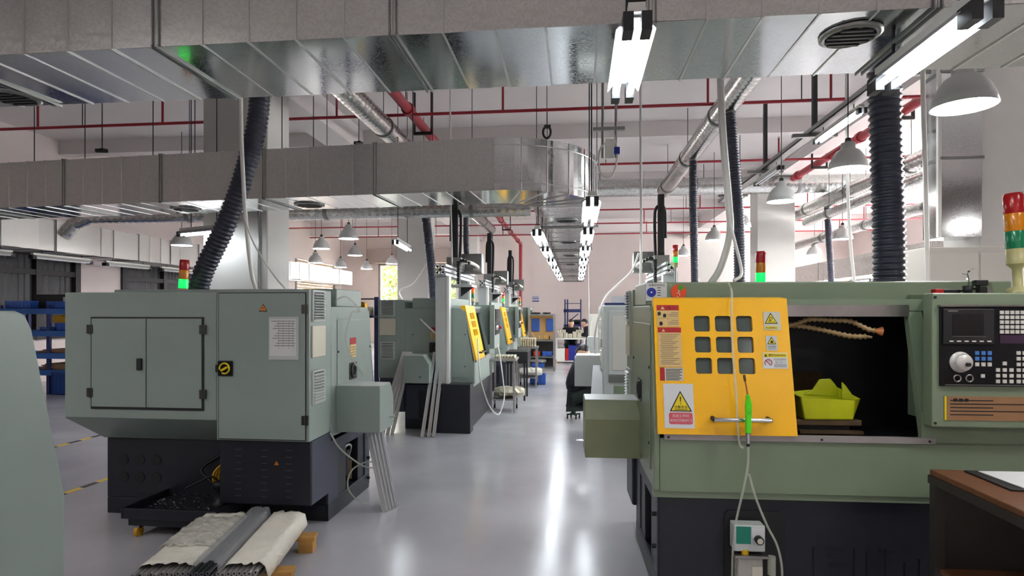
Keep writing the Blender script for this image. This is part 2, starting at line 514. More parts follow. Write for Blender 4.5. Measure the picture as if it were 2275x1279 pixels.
# ================================================================== SHEET METAL DUCTS
def panel_plate(lx, ly, lz):
    return MB().box(-lx / 2, lx / 2, -ly / 2, ly / 2, -lz / 2, lz / 2)

def duct_parts(root, a0, a1, axis, w0, w1, z0, z1, pitch, nfl, m, tilt=.008, sides=(True, False)):
    """straight rectangular duct in the local frame of root; panels on the shown side(s) and the underside are single plates"""
    n = max(1, round((a1 - a0) / pitch)); p = (a1 - a0) / n
    W = w1 - w0; Hh = z1 - z0
    def P(a, ww, z): return (a, ww, z) if axis == 'x' else (ww, a, z)
    def D(da, dw, dz): return (da, dw, dz) if axis == 'x' else (dw, da, dz)
    core = MB()
    lo = P(a0, w0 + .012, z0 + .012); hi = P(a1, w1 - .012, z1 - .012)
    core.box(lo[0], hi[0], lo[1], hi[1], lo[2], hi[2]).build('duct_liner', M_seamd, root)
    e = .002
    lo = P(a0, w0, z1 - .004); hi = P(a1, w1, z1)
    MB().box(lo[0], hi[0], lo[1], hi[1], lo[2], hi[2]).build('top_sheet', m, root)
    bot = panel_plate(*D(p - e, W, .004)).build('underside_panel', m, root)
    fr = panel_plate(*D(p - e, .004, Hh)).build('side_panel', M_galvs if m is M_galv else m, root)
    first = True
    ring = MB()
    t = .007; sw = .009
    for (c, d) in ((P(0, (w0 + w1) / 2, z0 - t / 2), D(sw, W + 2 * t, t)), (P(0, w0 - t / 2, (z0 + z1) / 2), D(sw, t, Hh)),
                   (P(0, w1 + t / 2, (z0 + z1) / 2), D(sw, t, Hh)), (P(0, (w0 + w1) / 2, z1 + t / 2), D(sw, W + 2 * t, t))):
        ring.cbox(c, d)
    seam = ring.build('seam', M_seam, root)
    fl = MB(); t = .016
    for da in (-.014, .014):
        for (c, d) in ((P(da, (w0 + w1) / 2, z0 - t / 2 + .004), D(.006, W + 2 * t, t)), (P(da, w0 - t / 2 + .004, (z0 + z1) / 2), D(.006, t, Hh)),
                       (P(da, w1 + t / 2 - .004, (z0 + z1) / 2), D(.006, t, Hh)), (P(da, (w0 + w1) / 2, z1 + t / 2 - .004), D(.006, W + 2 * t, t))):
            fl.cbox(c, d)
    flange = fl.build('flange', M_seamd, root)
    uf = us = False
    for i in range(n):
        a = a0 + p * (i + .5)
        def rr(): return random.gauss(0, tilt)
        rot = (rr() * .4, rr(), 0) if axis == 'x' else (rr(), rr() * .4, 0)
        if i == 0: bot.location = P(a, (w0 + w1) / 2, z0); bot.rotation_euler = rot
        else: inst(bot, root, P(a, (w0 + w1) / 2, z0), rot)
        for sd, ww in ((0, w0), (1, w1)):
            if not sides[sd]: continue
            rot = (0, 0, rr() * .6) 
            if first: fr.location = P(a, ww, (z0 + z1) / 2); fr.rotation_euler = rot; first = False
            else: inst(fr, root, P(a, ww, (z0 + z1) / 2), rot)
        if i:
            a = a0 + p * i
            if i % nfl == 0:
                if not uf: flange.location = P(a, 0, 0); uf = True
                else: inst(flange, root, P(a, 0, 0))
            else:
                if not us: seam.location = P(a, 0, 0); us = True
                else: inst(seam, root, P(a, 0, 0))
    for sd, ww in ((0, w0), (1, w1)):
        if not sides[sd]:
            lo = P(a0, ww - .002, z0); hi = P(a1, ww + .002, z1)
            MB().box(lo[0], hi[0], lo[1], hi[1], lo[2], hi[2]).build('rear_sheet', m, root)

def diffuser(root, x, y, z, r=.16):
    q = MB().lathe([(r * 1.0, 0), (r * 1.0, -.008), (r * .82, -.016), (r * .78, -.006)], 20, (x, y, z))
    q.build('diffuser_rim', M_seamd, root)
    q = MB()
    for k in (-2, -1, 0, 1, 2):
        h = math.sqrt(max(.01, .58 - (k * .28) ** 2)) * r
        q.box(x - h, x + h, y + k * r * .28 - .008, y + k * r * .28 + .008, z - .02, z - .012)
    q.build('diffuser_louvre', M_dark, root)

H1 = 2.65
t = thing('air_duct', 'large shiny galvanised duct crossing the top of the view', 'duct', (0, 2.74, H1))
duct_parts(t, -5.0, 4.54, 'x', -.31, .31, 0, .52, .212, 5, M_galv, .012)
diffuser(t, 1.13, -.12, -.004, .12); diffuser(t, -3.0, .16, -.004, .13)
for x in (-3.4, -1.6, .2, 1.75, 3.3):
    for y in (-.25, .25): MB().cyl((x, y, .52), (x, y, ZC - H1), .006, n=6).build('hanger_rod', M_dark, t)

# middle duct with its elbow and the long run down the aisle
t = thing('air_duct', 'galvanised duct that turns through a round elbow and runs down the aisle', 'duct', (0, 0, H1))
duct_parts(t, -7.98, -.78, 'x', 5.65, 6.35, 0, .5, .24, 5, M_galv, .009)
for x in (-4.4, -2.9): diffuser(t, x, 6.05, -.004, .16)
for x in (-6, -4.5, -3, -1.6):
    for y in (5.68, 6.32): MB().cyl((x, y, .5), (x, y, ZC - H1), .005, n=6).build('hanger_rod', M_dark, t)
SW = math.radians(-4.0)                      # this stretch of the duct is a little askew to the hall
for o in list(t.children):
    q_ = Vector((o.location.x + .78, o.location.y - 5.65, 0)); q_.rotate(Matrix.Rotation(SW, 3, 'Z'))
    o.location = (q_.x - .78, q_.y + 5.65, o.location.z); o.rotation_euler.z += SW
duct_parts(t, 6.65, 24.2, 'y', -.48, .22, 0, .5, .55, 3, M_galv2, .006, (True, True))
cx, cy = -.78, 6.65
N = 6
for k in range(N):
    a = -PI / 2 + PI / 2 * k / N; b = -PI / 2 + PI / 2 * (k + 1) / N
    S = 4
    o = MB()
    for j in range(S):
        t0 = a + (b - a) * j / S; t1 = a + (b - a) * (j + 1) / S
        o.add([(cx + math.cos(t0), cy + math.sin(t0), 0), (cx + math.cos(t1), cy + math.sin(t1), 0), (cx + math.cos(t1), cy + math.sin(t1), .5), (cx + math.cos(t0), cy + math.sin(t0), .5)], [(0, 1, 2, 3)], True)
    o.build('curved_side_panel', M_galv, t)
    u = MB(); tp_ = MB()
    for j in range(S):
        t0 = a + (b - a) * j / S; t1 = a + (b - a) * (j + 1) / S
        q = [(cx + r * math.cos(v_), cy + r * math.sin(v_)) for r, v_ in ((.3, t0), (1.0, t0), (1.0, t1), (.3, t1))]
        u.add([(x, y, 0) for x, y in q], [(3, 2, 1, 0)]); tp_.add([(x, y, .5) for x, y in q], [(0, 1, 2, 3)])
    u.build('curved_underside_panel', M_galv, t); tp_.build('curved_top_panel', M_galv, t)
    s_ = MB().cyl((cx + 1.003 * math.cos(b), cy + 1.003 * math.sin(b), 0), (cx + 1.003 * math.cos(b), cy + 1.003 * math.sin(b), .5), .005, n=6)
    s_.cbox((cx + .65 * math.cos(b), cy + .65 * math.sin(b), -.004), (.7, .01, .008), Matrix.Rotation(b, 3, 'Z'))
    s_.build('seam', M_seam, t)
for z in (.07, .43):
    o = MB().tube([(cx + 1.004 * math.cos(-PI / 2 + PI / 2 * k / 24), cy + 1.004 * math.sin(-PI / 2 + PI / 2 * k / 24), z) for k in range(25)], .005, 6)
    o.build('elbow_bead', M_seam, t)
for y in (7.6, 10, 12.4, 14.8, 17.2, 19.6): diffuser(t, -.13, y, -.004, .15)
for y in (8, 11, 14, 17, 20, 23):
    for x in (-.53, .27): MB().cyl((x, y, -.02), (x, y, ZC - H1), .005, n=6).build('hanger_rod', M_dark, t)
    MB().box(-.55, .29, y - .015, y + .015, -.04, -.02).build('hanger_bar', M_seamd, t)

t = thing('air_duct', 'pale galvanised duct with narrow panels along the left wall', 'duct', (-10.1, 0, 2.62))
duct_parts(t, 6.0, 25.3, 'y', -.35, .35, 0, .58, .36, 6, M_galv3, .07, (False, True))
t = thing('air_duct', 'galvanised duct in the right part of the hall behind the pillar', 'duct', (8.4, 0, 2.5))
duct_parts(t, 8.5, 24.5, 'y', -.35, .35, 0, .6, .5, 5, M_galv2, .015, (True, False))
t = thing('duct_riser', 'vertical galvanised duct riser fixed beside the right white pillar', 'duct', (4.42, 7.6, 2.35), world=False)
MB().box(-.22, .22, -.18, .2, 0, 2.85).build('riser_body', M_galv, t, bevel=.006)
for z in (.9, 1.9): MB().box(-.235, .235, -.195, .21, z, z + .03).build('flange', M_seamd, t)
MB().box(-.26, -.222, -.19, -.15, 0, 2.85).build('corner_strip', M_white, t)

# spiral ducts
def spiral_duct(name, label, pts, r, pitch=.12, mesh=False):
    c = Vector(pts[0])
    t = thing(name, label, 'duct', tuple(c), world=True)
    P = resample(pts, pitch / 4)
    MB().tube(P, r, 20, rf=lambda i: r + (.006 if i % 4 == 0 else 0)).build('spiral_tube', M_spiral, t)
    L = resample(pts, 2.4)
    for k in range(1, len(L)):
        d = (L[k] - L[k - 1]).normalized() * .03
        MB().cyl(L[k] - d, L[k] + d, r + .016, n=20).build('coupling', M_seamd, t)
        MB().cyl(L[k] + Vector((0, 0, r)), Vector((L[k].x, L[k].y, ZC)), .006, n=6).build('hanger_rod', M_dark, t)
    return t
spiral_duct('spiral_duct', 'bright spiral duct running away to the right of the aisle', [(2.02, 4.0, 4.28), (2.02, 14.2, 4.28)], .15)
spiral_duct('spiral_duct', 'spiral duct running away to the left of the aisle behind the middle duct', [(-2.9, 4.0, 4.28), (-2.9, 20.4, 4.28)], .15)
spiral_duct('spiral_duct', 'wide spiral duct crossing the right half of the hall', [(.5, 15.1, 4.55), (8.9, 15.1, 4.55)], .21)
spiral_duct('spiral_duct', 'thin spiral duct crossing under the middle duct on the left', [(-8.75, 9.4, 2.8), (-8.55, 9.4, 3.0), (-8.25, 9.4, 3.1), (-.7, 9.4, 3.1)], .11)
spiral_duct('spiral_duct', 'spiral duct behind the right pillar, upper one', [(5.95, 9.0, 4.12), (5.95, 19.5, 4.12)], .16)
spiral_duct('spiral_duct', 'slim spiral duct in front of the far right pillar', [(5.75, 9.6, 3.72), (5.75, 15.8, 3.72)], .1)
spiral_duct('spiral_duct', 'slim spiral duct low in the far right part of the hall', [(6.55, 9.6, 3.45), (6.55, 21.0, 3.45)], .11)

# ================================================================== RED SPRINKLER PIPES
for k, y in enumerate((8.95, 12.4, 15.55, 18.0, 20.8, 23.6)):
    lab = ['nearest thin red sprinkler pipe crossing above the middle duct', 'second thin red sprinkler pipe crossing the hall', 'third thin red sprinkler pipe crossing the hall',
           'fourth thin red sprinkler pipe crossing the hall', 'fifth thin red sprinkler pipe crossing the hall', 'farthest thin red sprinkler pipe crossing the hall'][k]
    t = thing('sprinkler_pipe', lab, 'pipe', (0, y, 4.5), group='thin red sprinkler pipes')
    MB().cyl((X0 + .3, 0, 0), (X1 - .3, 0, 0), .024, n=10).build('pipe_run', M_red, t)
    for x in (-8.8, -6.6, -3.7, -1.1, 1.9, 3.6, 6.6, 9.0):
        xx = x + (k % 3) * .4
        MB().cyl((xx, 0, 0), (xx, 0, .42), .018, n=8).build('riser', M_red, t)
        MB().cyl((xx, 0, .42), (xx, 0, .48), .03, .012, n=8).build('sprinkler_head', M_chrome, t)
    for x in (-8, -5.6, -2.6, .6, 3.2, 7.4):
        MB().cyl((x, 0, .02), (x, 0, ZC - 4.5), .008, n=6).build('hanger_rod', M_dark, t)
for x, lab in ((-2.55, 'thick red main pipe on the left that drops down the far wall'), (5.0, 'thick red main pipe running away on the right')):
    t = thing('main_pipe', lab, 'pipe', (x, 0, 4.57))
    ya, yb = (5.5, 27.4) if x < 0 else (8.3, 14.5)
    P = [(0, ya, 0), (0, yb, 0)]
    MB().cyl(P[0], P[1], .075, n=14).build('pipe_run', M_red, t)
    for y in [v for v in (8.9, 11.2, 14.2, 17.2, 20.2, 23.2, 26) if ya < v < yb]: MB().cyl((0, y - .05, 0), (0, y + .05, 0), .098, n=14).build('coupling', M_red, t)
    for y in [v for v in (9.8, 13.0, 15.8, 21.8) if ya < v < yb]:
        MB().box(-.16, .16, y - .02, y + .02, -.13, -.08).box(-.16, -.13, y - .02, y + .02, -.1, .58).box(.13, .16, y - .02, y + .02, -.1, .58).build('hanger', M_dark, t)
    if x < 0:
        MB().cyl((0, 27.4, .07), (0, 27.4, -3.2), .075, n=14).build('drop_pipe', M_red, t)

# ================================================================== LAMPS
def fluo(x, y0, z, L=1.2, lit=True, label='', group=None, rod=True, yaw=0.0, wd=.14, hang=None):
    t = thing('fluorescent_lamp', label, 'lamp', (x, y0, z), yaw, group)
    h = wd / 2
    MB().prism([(-h, -.005), (-.03, .035), (.03, .035), (h, -.005), (h, .0), (.03, .042), (-.03, .042), (-h, .0)], 'y', .03, L - .03).build('reflector', M_reflector, t)
    MB().box(-.03, .03, 0, L, .042, .075).build('housing', M_white, t)
    for s_ in (-1, 1):
        MB().cyl((s_ * h * .45, .05, -.012), (s_ * h * .45, L - .05, -.012), .015, n=8).build('tube', M_tube if lit else M_tubeoff, t)
        for yy in (-.03, L - .05):
            MB().box(s_ * h * .45 - .018, s_ * h * .45 + .018, yy, yy + .08, -.036, .03).build('tube_holder', M_dark, t)
    if rod:
        MB().box(-.035, .035, .03, .07, .075, .16).build('bracket', M_dark, t)
        MB().cyl((0, .05, .15), (0, .05, ZC - z), .008, n=6).build('hanger_rod', M_dark, t)
        MB().cyl((0, L - .1, .07), (0, L - .1, .16), .008, n=6).build('short_rod', M_dark, t)
    else:
        for yy in (.2, L - .2): MB().cyl((0, yy, .07), (0, yy, (hang or ZC) - z), .006, n=6).build('hanger_rod', M_dark, t)
    return t
fluo(.21, 2.12, 2.5, .68, True, 'lit twin-tube fluorescent lamp hanging under the big near duct above the aisle')
fluo(1.35, 2.16, 2.5, .66, True, 'lit fluorescent lamp under the near duct at the top right corner')
for k in range(7):
    y = 4.62 + 1.72 * k
    fluo(.12, y, 2.34, 1.2, True, 'lit tube lamp %s under the right edge of the long duct, counted from near' % ['one', 'two', 'three', 'four', 'five', 'six', 'seven', 'eight', 'nine', 'ten', 'eleven'][k],
         'lamps along the right edge of the long duct', rod=False, hang=H1 if k > 0 else None)
for k in range(6):
    y = 6.4 + 1.72 * k
    fluo(-.42, y, 2.34, 1.2, True, 'lit tube lamp %s under the left edge of the long duct, counted from near' % ['one', 'two', 'three', 'four', 'five', 'six', 'seven', 'eight', 'nine', 'ten'][k],
         'lamps along the left edge of the long duct', rod=False, hang=H1)
for k in range(6):
    fluo(-9.85, 8.2 + 1.7 * k, 2.48, 1.3, False, 'unlit white fluorescent tray, number %s along the left wall duct, nearest first' % ['one', 'two', 'three', 'four', 'five', 'six'][k], 'unlit trays under the left wall duct', rod=False, hang=2.62)
for k in range(5):
    fluo(8.15, 11 + 2.2 * k, 2.36, 1.3, True, 'lit fluorescent lamp, number %s under the far right duct, nearest first' % ['one', 'two', 'three', 'four', 'five'][k], 'lamps under the far right duct', rod=False, hang=2.5)
fluo(-2.75, 8.9, 2.55, 1.2, True, 'lit fluorescent lamp behind the middle duct beside the black hose', yaw=.1, rod=False)
fluo(-4.3, 7.0, 2.5, .9, True, 'lit fluorescent lamp in front of the left white pillar', yaw=1.2, rod=False)
fluo(3.32, 7.4, 3.84, 1.3, True, 'lit fluorescent lamp high up on the cable tray at right', rod=False, hang=3.98)
fluo(3.32, 10.2, 3.84, 1.3, False, 'unlit fluorescent tray high up on the cable tray at right', rod=False, hang=3.98)

bell0 = None
def bell(x, y, z, label, group, s=1.0):
    global bell0
    if bell0 is None:
        t = thing('bell_lamp', label, 'lamp', (x, y, z), 0, group)
        MB().lathe([(.04, .30), (.075, .295), (.075, .235), (.08, .23), (.12, .205), (.165, .14), (.195, .07), (.21, 0), (.204, 0), (.19, .07), (.158, .14), (.11, .2), (.06, .22)], 28).build('shade', M_lamp, t)
        MB().disc((0, 0, .012), .197, 28, up=False).build('diffuser', M_bellglow, t)
        MB().lathe([(.012, .36), (.03, .35), (.035, .30), (.02, .295)], 12).build('cap', M_black, t)
        MB().cyl((0, 0, 0), (0, 0, 1), .006, n=6).build('cord', M_dark, t).location = (0, 0, .35)
        bell0 = t
    else:
        t = copy_tree(bell0); t.location = (x, y, z)
        tag(t, label, 'lamp', group)
    for ch in t.children:
        if ch.name.startswith('cord'): ch.scale.z = ZC - z - .35
    return t
GB = 'grey bell pendant lamps'
for (x, y, z, lab) in [(2.8, 4.68, 2.98, 'largest and nearest grey bell lamp beside the right pillar'), (3.06, 7.15, 3.1, 'grey bell lamp in front of the black hose, second of the right row'),
    (3.07, 9.4, 3.14, 'grey bell lamp in front of the wide spiral duct, third of the right row'), (3.15, 12.0, 3.12, 'grey bell lamp beside the right pillar, fourth of the right row'),
    (3.2, 14.4, 3.14, 'grey bell lamp fifth of the right row'), (3.3, 19.0, 3.2, 'small grey bell lamp farthest in the right row'),
    (5.75, 13.7, 3.05, 'grey bell lamp behind the near black hose in the right half'), (6.6, 17.5, 3.05, 'small grey bell lamp right of the far right pillar'),
    (-8.13, 11.6, 2.85, 'grey bell lamp left of the left pillar under the wall duct'), (-4.8, 12.25, 3.02, 'largest grey bell lamp right of the left pillar'),
    (-6.35, 14.4, 3.05, 'grey bell lamp hanging just right of the left pillar'), (-6.2, 16.3, 3.05, 'grey bell lamp below the largest one right of the left pillar'),
    (-7.5, 16.6, 2.88, 'distant grey bell lamp in front of the wall duct, leftmost of three'), (-7.6, 18.7, 2.9, 'distant grey bell lamp in front of the wall duct, middle of three'),
    (-7.3, 20.3, 2.95, 'distant grey bell lamp in front of the wall duct, rightmost of three'), (-6.3, 20.0, 3.1, 'distant grey bell lamp in front of the narrow far window'),
    (2.8, 2.0, 2.98, 'added grey bell lamp overhead at right, out of view'), (2.8, -1.2, 2.98, 'unseen grey bell lamp added behind the viewer at right'), (-1.6, -2.6, 3.0, 'unseen grey bell lamp added behind the viewer in the middle'), (1.0, -4.6, 3.0, 'unseen grey bell lamp added far behind the viewer'), (-5.6, 8.2, 3.05, 'grey bell lamp behind the near left machine'),  # lamps overhead and behind the viewer are unseen, added for fill light
    (-2.9, .3, 2.98, 'added grey bell lamp over the foreground machine, out of view'), (-4.9, 1.2, 3.0, 'added grey bell lamp over the machines at far left, out of view'), (-5.2, -2.0, 3.0, 'unseen grey bell lamp added behind the viewer at left'), (6.8, 3.5, 3.0, 'grey bell lamp over the right bay, out of view'), (9.6, 12.0, 3.0, 'grey bell lamp near the right wall')]:  # lamps over the foreground, far left and behind left are added to brighten
    bell(x, y, z, lab, GB)
for k, (x, y) in enumerate(((.2, -3.0), (.2, -4.8))):  # unseen tube lamps added to light the near end of the hall
    fluo(x, y, 2.55, 1.2, True, ['unseen lit fluorescent lamp added just behind the viewer', 'unseen lit fluorescent lamp added well behind the viewer'][k], rod=True)

# ================================================================== MACHINES
def louvre(parent, x, y0, y1, z0, z1, n, m):
    """louvred vent on the end face (normal -x): frame and single slats"""
    fr = MB().box(x - .012, x, y0 - .01, y0 + .006, z0 - .01, z1 + .01).box(x - .012, x, y1 - .006, y1 + .01, z0 - .01, z1 + .01)
    fr.box(x - .012, x, y0, y1, z1, z1 + .012).box(x - .012, x, y0, y1, z0 - .012, z0)
    f = fr.build('louvre_frame', m, parent)
    h = (z1 - z0) / n
    s0 = None
    for k in range(n):
        z = z0 + h * k
        if s0 is None:
            s0 = MB().prism([(0, 0), (-.022, -h * .15), (-.024, h * .1), (0, h * .62)], 'y', y0, y1).build('slat', m, f)
            s0.location = (x, 0, z)
        else: inst(s0, f, (x, 0, z))
    MB().box(x - .003, x - .001, y0, y1, z0, z1).build('vent_opening', M_void, f)

def hinge(parent, x, y, z, dz=.06):
    MB().box(x - .022, x - .003, y, y + .014, z - dz / 2, z + dz / 2).box(x + .003, x + .022, y, y + .014, z - dz / 2, z + dz / 2).cyl((x, y + .012, z - dz / 2), (x, y + .012, z + dz / 2), .007, n=8).build('hinge', M_hinge, parent)

def rounded(x0, x1, z0, z1, r, n=4):
    P = []
    for (cx_, cz_, a) in ((x1 - r, z1 - r, 0), (x0 + r, z1 - r, PI / 2), (x0 + r, z0 + r, PI), (x1 - r, z0 + r, 1.5 * PI)):
        for k in range(n + 1):
            t_ = a + PI / 2 * k / n
            P.append((cx_ + r * math.cos(t_), cz_ + r * math.sin(t_)))
    return P

def lathe_machine(label, loc, rz, G, L=1.85, labels=True, box=True, rear=False, front=1, stack='none', bare=False, boxm=None):
    t = thing('cnc_lathe', label, 'machine', loc, rz, 'grey-green lathes')
    D, DB = 1.25, .9
    # --- navy base
    b = MB().box(.02, L - .05, .06, DB, 0, .12)
    b.box(.03, L - .05, .04, .3, .12, .56).box(.03, L - .05, .55, DB, .12, .56)
    b.box(.22, L - .05, .3, .55, .12, .56) 
    b.build('base', M_navy, t, bevel=.006)
    o = MB().box(.022, .03, .05, .16, .03, .56).box(.022, .03, .72, .9, .03, .56).box(.022, .03, .16, .72, .03, .13).box(.022, .03, .16, .72, .48, .56)
    o.build('base_side_frame', M_navy2, t)
    # pump and piping in the side recess
    MB().cyl((.12, .42, .2), (.12, .42, .4), .06, n=12).build('coolant_motor', M_dark, t)
    MB().cyl((.1, .34, .15), (.1, .34, .3), .035, n=10).build('valve_body', M_rust, t)
    MB().tube(spline([(.1, .34, .3), (.06, .38, .42), (.06, .5, .44), (.1, .52, .3)]), .012, 6).build('coolant_pipe', M_steel, t)
    for z in (.09, .26, .43):
        MB().cyl((.022, .1, z), (.002, .1, z), .012, n=8).build('knob', M_black, t)
    # --- body shell: end plates, lower front, header and roof
    zt = 1.5 if bare else 1.53
    prof = [(0, .58), (0, .87), (.125, zt - .06), (.15, zt - .012), (.18, zt), (DB, zt), (DB, .6), (.3, .58)]
    MB().prism(prof, 'x', 0, .03).build('headstock_end_plate', G, t, bevel=.008)
    MB().prism(prof, 'x', L - .03, L).build('tailstock_end_plate', G, t, bevel=.006)
    MB().box(.03, L - .03, 0, .03, .58, .85).build('lower_front_panel', G, t)
    MB().box(.0, L, .012, .08, .545, .582).build('sill', G, t)
    MB().box(.03, L - .03, .17, DB, zt - .03, zt).build('roof_panel', G, t)
    if not bare: MB().box(.0, L - .02, .3, .8, 1.53, 1.66).build('header_box', G, t, bevel=.008)
    MB().box(.03, L - .03, DB - .03, DB, .6, 1.5).build('rear_shell', G, t)
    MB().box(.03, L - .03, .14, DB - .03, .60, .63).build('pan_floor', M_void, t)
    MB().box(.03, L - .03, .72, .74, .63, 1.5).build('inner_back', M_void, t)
    if not bare:
        # --- end face: removable panel, label, hole
        e = MB().box(-.006, 0, .11, .8, .66, 1.43).build('end_cover', G, t, bevel=.003)
        if labels: MB().box(-.009, -.006, .44, .56, 1.24, 1.29).build('red_label', M_redp, e)
        if labels: MB().box(-.009, -.006, .44, .56, 1.14, 1.24).build('yellow_label', M_tan, e)
        for k in range(4 if labels else 0): MB().box(-.0095, -.009, .45, .55, 1.155 + k * .02, 1.161 + k * .02).build('print_line', M_inkg, e)
        MB().prism(rounded(.42, .58, .97, 1.1, .012), 'x', -.008, -.0055).build('spindle_opening', M_void, e)
        MB().tube([(-.01, .5 + .045 * math.cos(a * PI / 8), 1.035 + .045 * math.sin(a * PI / 8)) for a in range(17)], .012, 6).build('spindle_ring', M_dark, e)
        for (y, z) in ((.12, 1.2), (.79, 1.2), (.12, .8), (.79, .8)): MB().cyl((-.012, y, z), (-.006, y, z), .008, n=8).build('screw', M_dark, e)
    if box:
        bm = boxm or G
        bx = MB().prism([(.5, .62), (.5, .85), (.57, .955), (.82, .955), (.82, .62)], 'x', -.33, 0).build('parts_box', bm, t, bevel=.004)
        MB().box(-.325, .0, .575, .815, .955, .959).build('box_lid', M_greym, bx)
        MB().cyl((-.33, .6, .7), (-.38, .6, .7), .008, n=8).build('drain_pin', M_chrome, bx)
    if bare: return t
    # --- electrical cabinet at the rear of the headstock end
    cw = .645
    MB().box(0, cw, DB, D, .64, 1.64).build('electrical_cabinet', G, t, bevel=.006)
    MB().box(.0, cw - .01, DB, D - .02, .215, .64).build('cabinet_plinth', M_navy, t, bevel=.006)
    MB().box(-.004, 0, DB + .01, D - .03, .22, .64).build('plinth_side_panel', M_navy2, t)
    louvre(t, 0, 1.04, 1.21, 1.44, 1.625, 10, M_greym)  # both louvres paler than the body: the light they catch is in their colour
    louvre(t, 0, 1.04, 1.21, .89, 1.09, 10, M_greym)
    MB().box(-.012, 0, 1.02, 1.225, 1.19, 1.4).build('end_placard', M_cream, t, bevel=.003)
    # --- rear panel with double doors
    MB().box(cw, 1.75, DB, D, .77, 1.625).build('rear_housing', G, t, bevel=.006)
    MB().prism([(DB, .56), (DB, .77), (D, .77)], 'x', cw, 1.75).build('rear_chip_chute', G, t)
    if rear:
        y = D
        MB().box(.733, 1.551, y, y + .006, .833, 1.458).build('door_frame_recess', M_dark, t)
        for (a, bb) in ((.745, 1.137), (1.143, 1.54)):
            MB().box(a, bb, y, y + .014, .85, 1.447).build('rear_door', G, t, bevel=.003)
        for x in (.735, 1.55):
            for z in (1.375, .945): hinge(t, x, y + .004, z)
        MB().box(1.165, 1.2, y + .012, y + .03, 1.1, 1.18).build('door_latch', M_black, t, bevel=.004)
        cd = MB().box(.025, .62, y + .003, y + .016, .655, 1.615).build('cabinet_door', G, t, bevel=.003)
        MB().box(.022, .026, y, y + .012, .65, 1.62).box(.62, .624, y, y + .012, .65, 1.62).box(.022, .624, y, y + .012, 1.615, 1.62).box(.022, .624, y, y + .012, .65, .655).build('door_gap', M_dark, t)
        for z in (1.51, .785): hinge(t, .024, y + .006, z)
        sw = MB().box(.52, .62, y + .016, y + .03, 1.07, 1.17).build('switch_plate', M_blackgloss, cd, bevel=.004)
        MB().tube([(.57 + .034 * math.cos(a * PI / 12), y + .032, 1.12 + .034 * math.sin(a * PI / 12)) for a in range(-1, 21)], .006, 6).build('switch_ring', M_yelp, sw)
        MB().cbox((.567, y + .038, 1.118), (.05, .016, .013), Matrix.Rotation(.5, 3, 'Y')).build('switch_lever', M_yelp, sw)
        MB().box(.612, .634, y + .012, y + .035, 1.095, 1.145).build('door_lock', M_black, cd, bevel=.004)
        def tri(x, z, s_, par, off):
            MB().prism([(x - s_ / 2, z), (x + s_ / 2, z), (x, z + s_ * .87)], 'y', y + off, y + off + .002).build('warning_triangle', M_ink, par)
            k = .78
            o_ = MB().prism([(x - s_ / 2 * k, z + .006), (x + s_ / 2 * k, z + .006), (x, z + s_ * .87 * .88)], 'y', y + off + .002, y + off + .003)
            o_.build('triangle_face', mat_or, par)
            MB().add([(x + .004, y + off + .0036, z + s_ * .62), (x - .006, y + off + .0036, z + s_ * .36), (x + .001, y + off + .0036, z + s_ * .36), (x - .003, y + off + .0036, z + s_ * .12), (x + .007, y + off + .0036, z + s_ * .42), (x, y + off + .0036, z + s_ * .42)], [(5, 4, 3, 2, 1, 0)]).build('bolt_symbol', M_ink, par)
        tri(.31, 1.495, .058, cd, .016)
        pp = MB().box(.065, .27, y + .016, y + .019, 1.18, 1.46).build('document_holder', M_greym, cd)
        ps = MB().box(.08, .262, y + .019, y + .021, 1.205, 1.445).build('document', M_paper, pp)
        for k in range(11):
            z = 1.43 - k * .016
            MB().box(.09 + (k % 3) * .004, .252 - (k * 37 % 50) / 1000, y + .021, y + .0213, z, z + .004).build('print_line', M_inkg, ps)
        for x in (.1, .13, .17, .2): MB().box(x, x + .0015, y + .021, y + .0212, 1.25, 1.43).build('print_rule', M_inkg, ps)
        v0 = None
        for cxx in (.15, .32, .5):
            for k in range(8):
                z = .27 + k * .044
                if v0 is None:
                    v0 = MB().box(-.022, .022, -.004, .004, -.003, .003).build('vent_slot', M_navy2, t); v0.location = (cxx, y - .018, z)
                else: inst(v0, t, (cxx, y - .018, z))
        tri(.235, .475, .042, t, -.019)
        # rear of the base: holes, cables, chip tray
        for (xx, zz) in ((1.6, .4), (1.47, .4), (1.34, .4), (1.6, .27), (1.47, .27), (1.34, .27)):
            MB().cyl((xx, DB + .001, zz), (xx, DB + .004, zz), .04, n=18).build('cable_hole', M_black, t)
        MB().box(1.36, 1.48, DB + .001, DB + .004, .06, .15).build('cable_cutout', M_black, t)
        for k in range(4):
            MB().tube(spline([(.7, DB + .02, .12 + .02 * k), (.72 + .01 * k, DB + .12, .2), (.75 + .01 * k, DB + .13 + .015 * k, .36), (.7, DB + .06, .47)], 6), .009, 6).build('yellow_cable', M_yhose, t)
        MB().tube(spline([(.78, DB + .02, .1), (.84, DB + .1, .28), (.95, DB + .05, .36), (.8, DB + .02, .47)], 6), .012, 6).build('black_cable', M_black, t)
    # --- front
    MB().box(.03, .72, .17, .2, 1.43, 1.52).build('fixed_front_header', G, t)
    # slanted plane helper: y at height z
    def sy(z): return .005 + (z - .87) * (.135 / .63)
    if front:
        fd = MB()
        fd.prism([(.02, .87), (.0, .87), (sy(1.5) - .02, 1.5), (sy(1.5), 1.5)], 'x', .0, .012)
        fd.build('front_left_edge', G, t)
    # yellow sliding door, slanted: built upright then sheared with the machine's slope
    dx0, dx1, dz0, dz1 = .015, .70, .875, 1.565
    holes = []
    for r_ in range(3):
        for c_ in range(3):
            holes.append((.22 + c_ * .108, 1.175 + r_ * .108))
    hw = .082
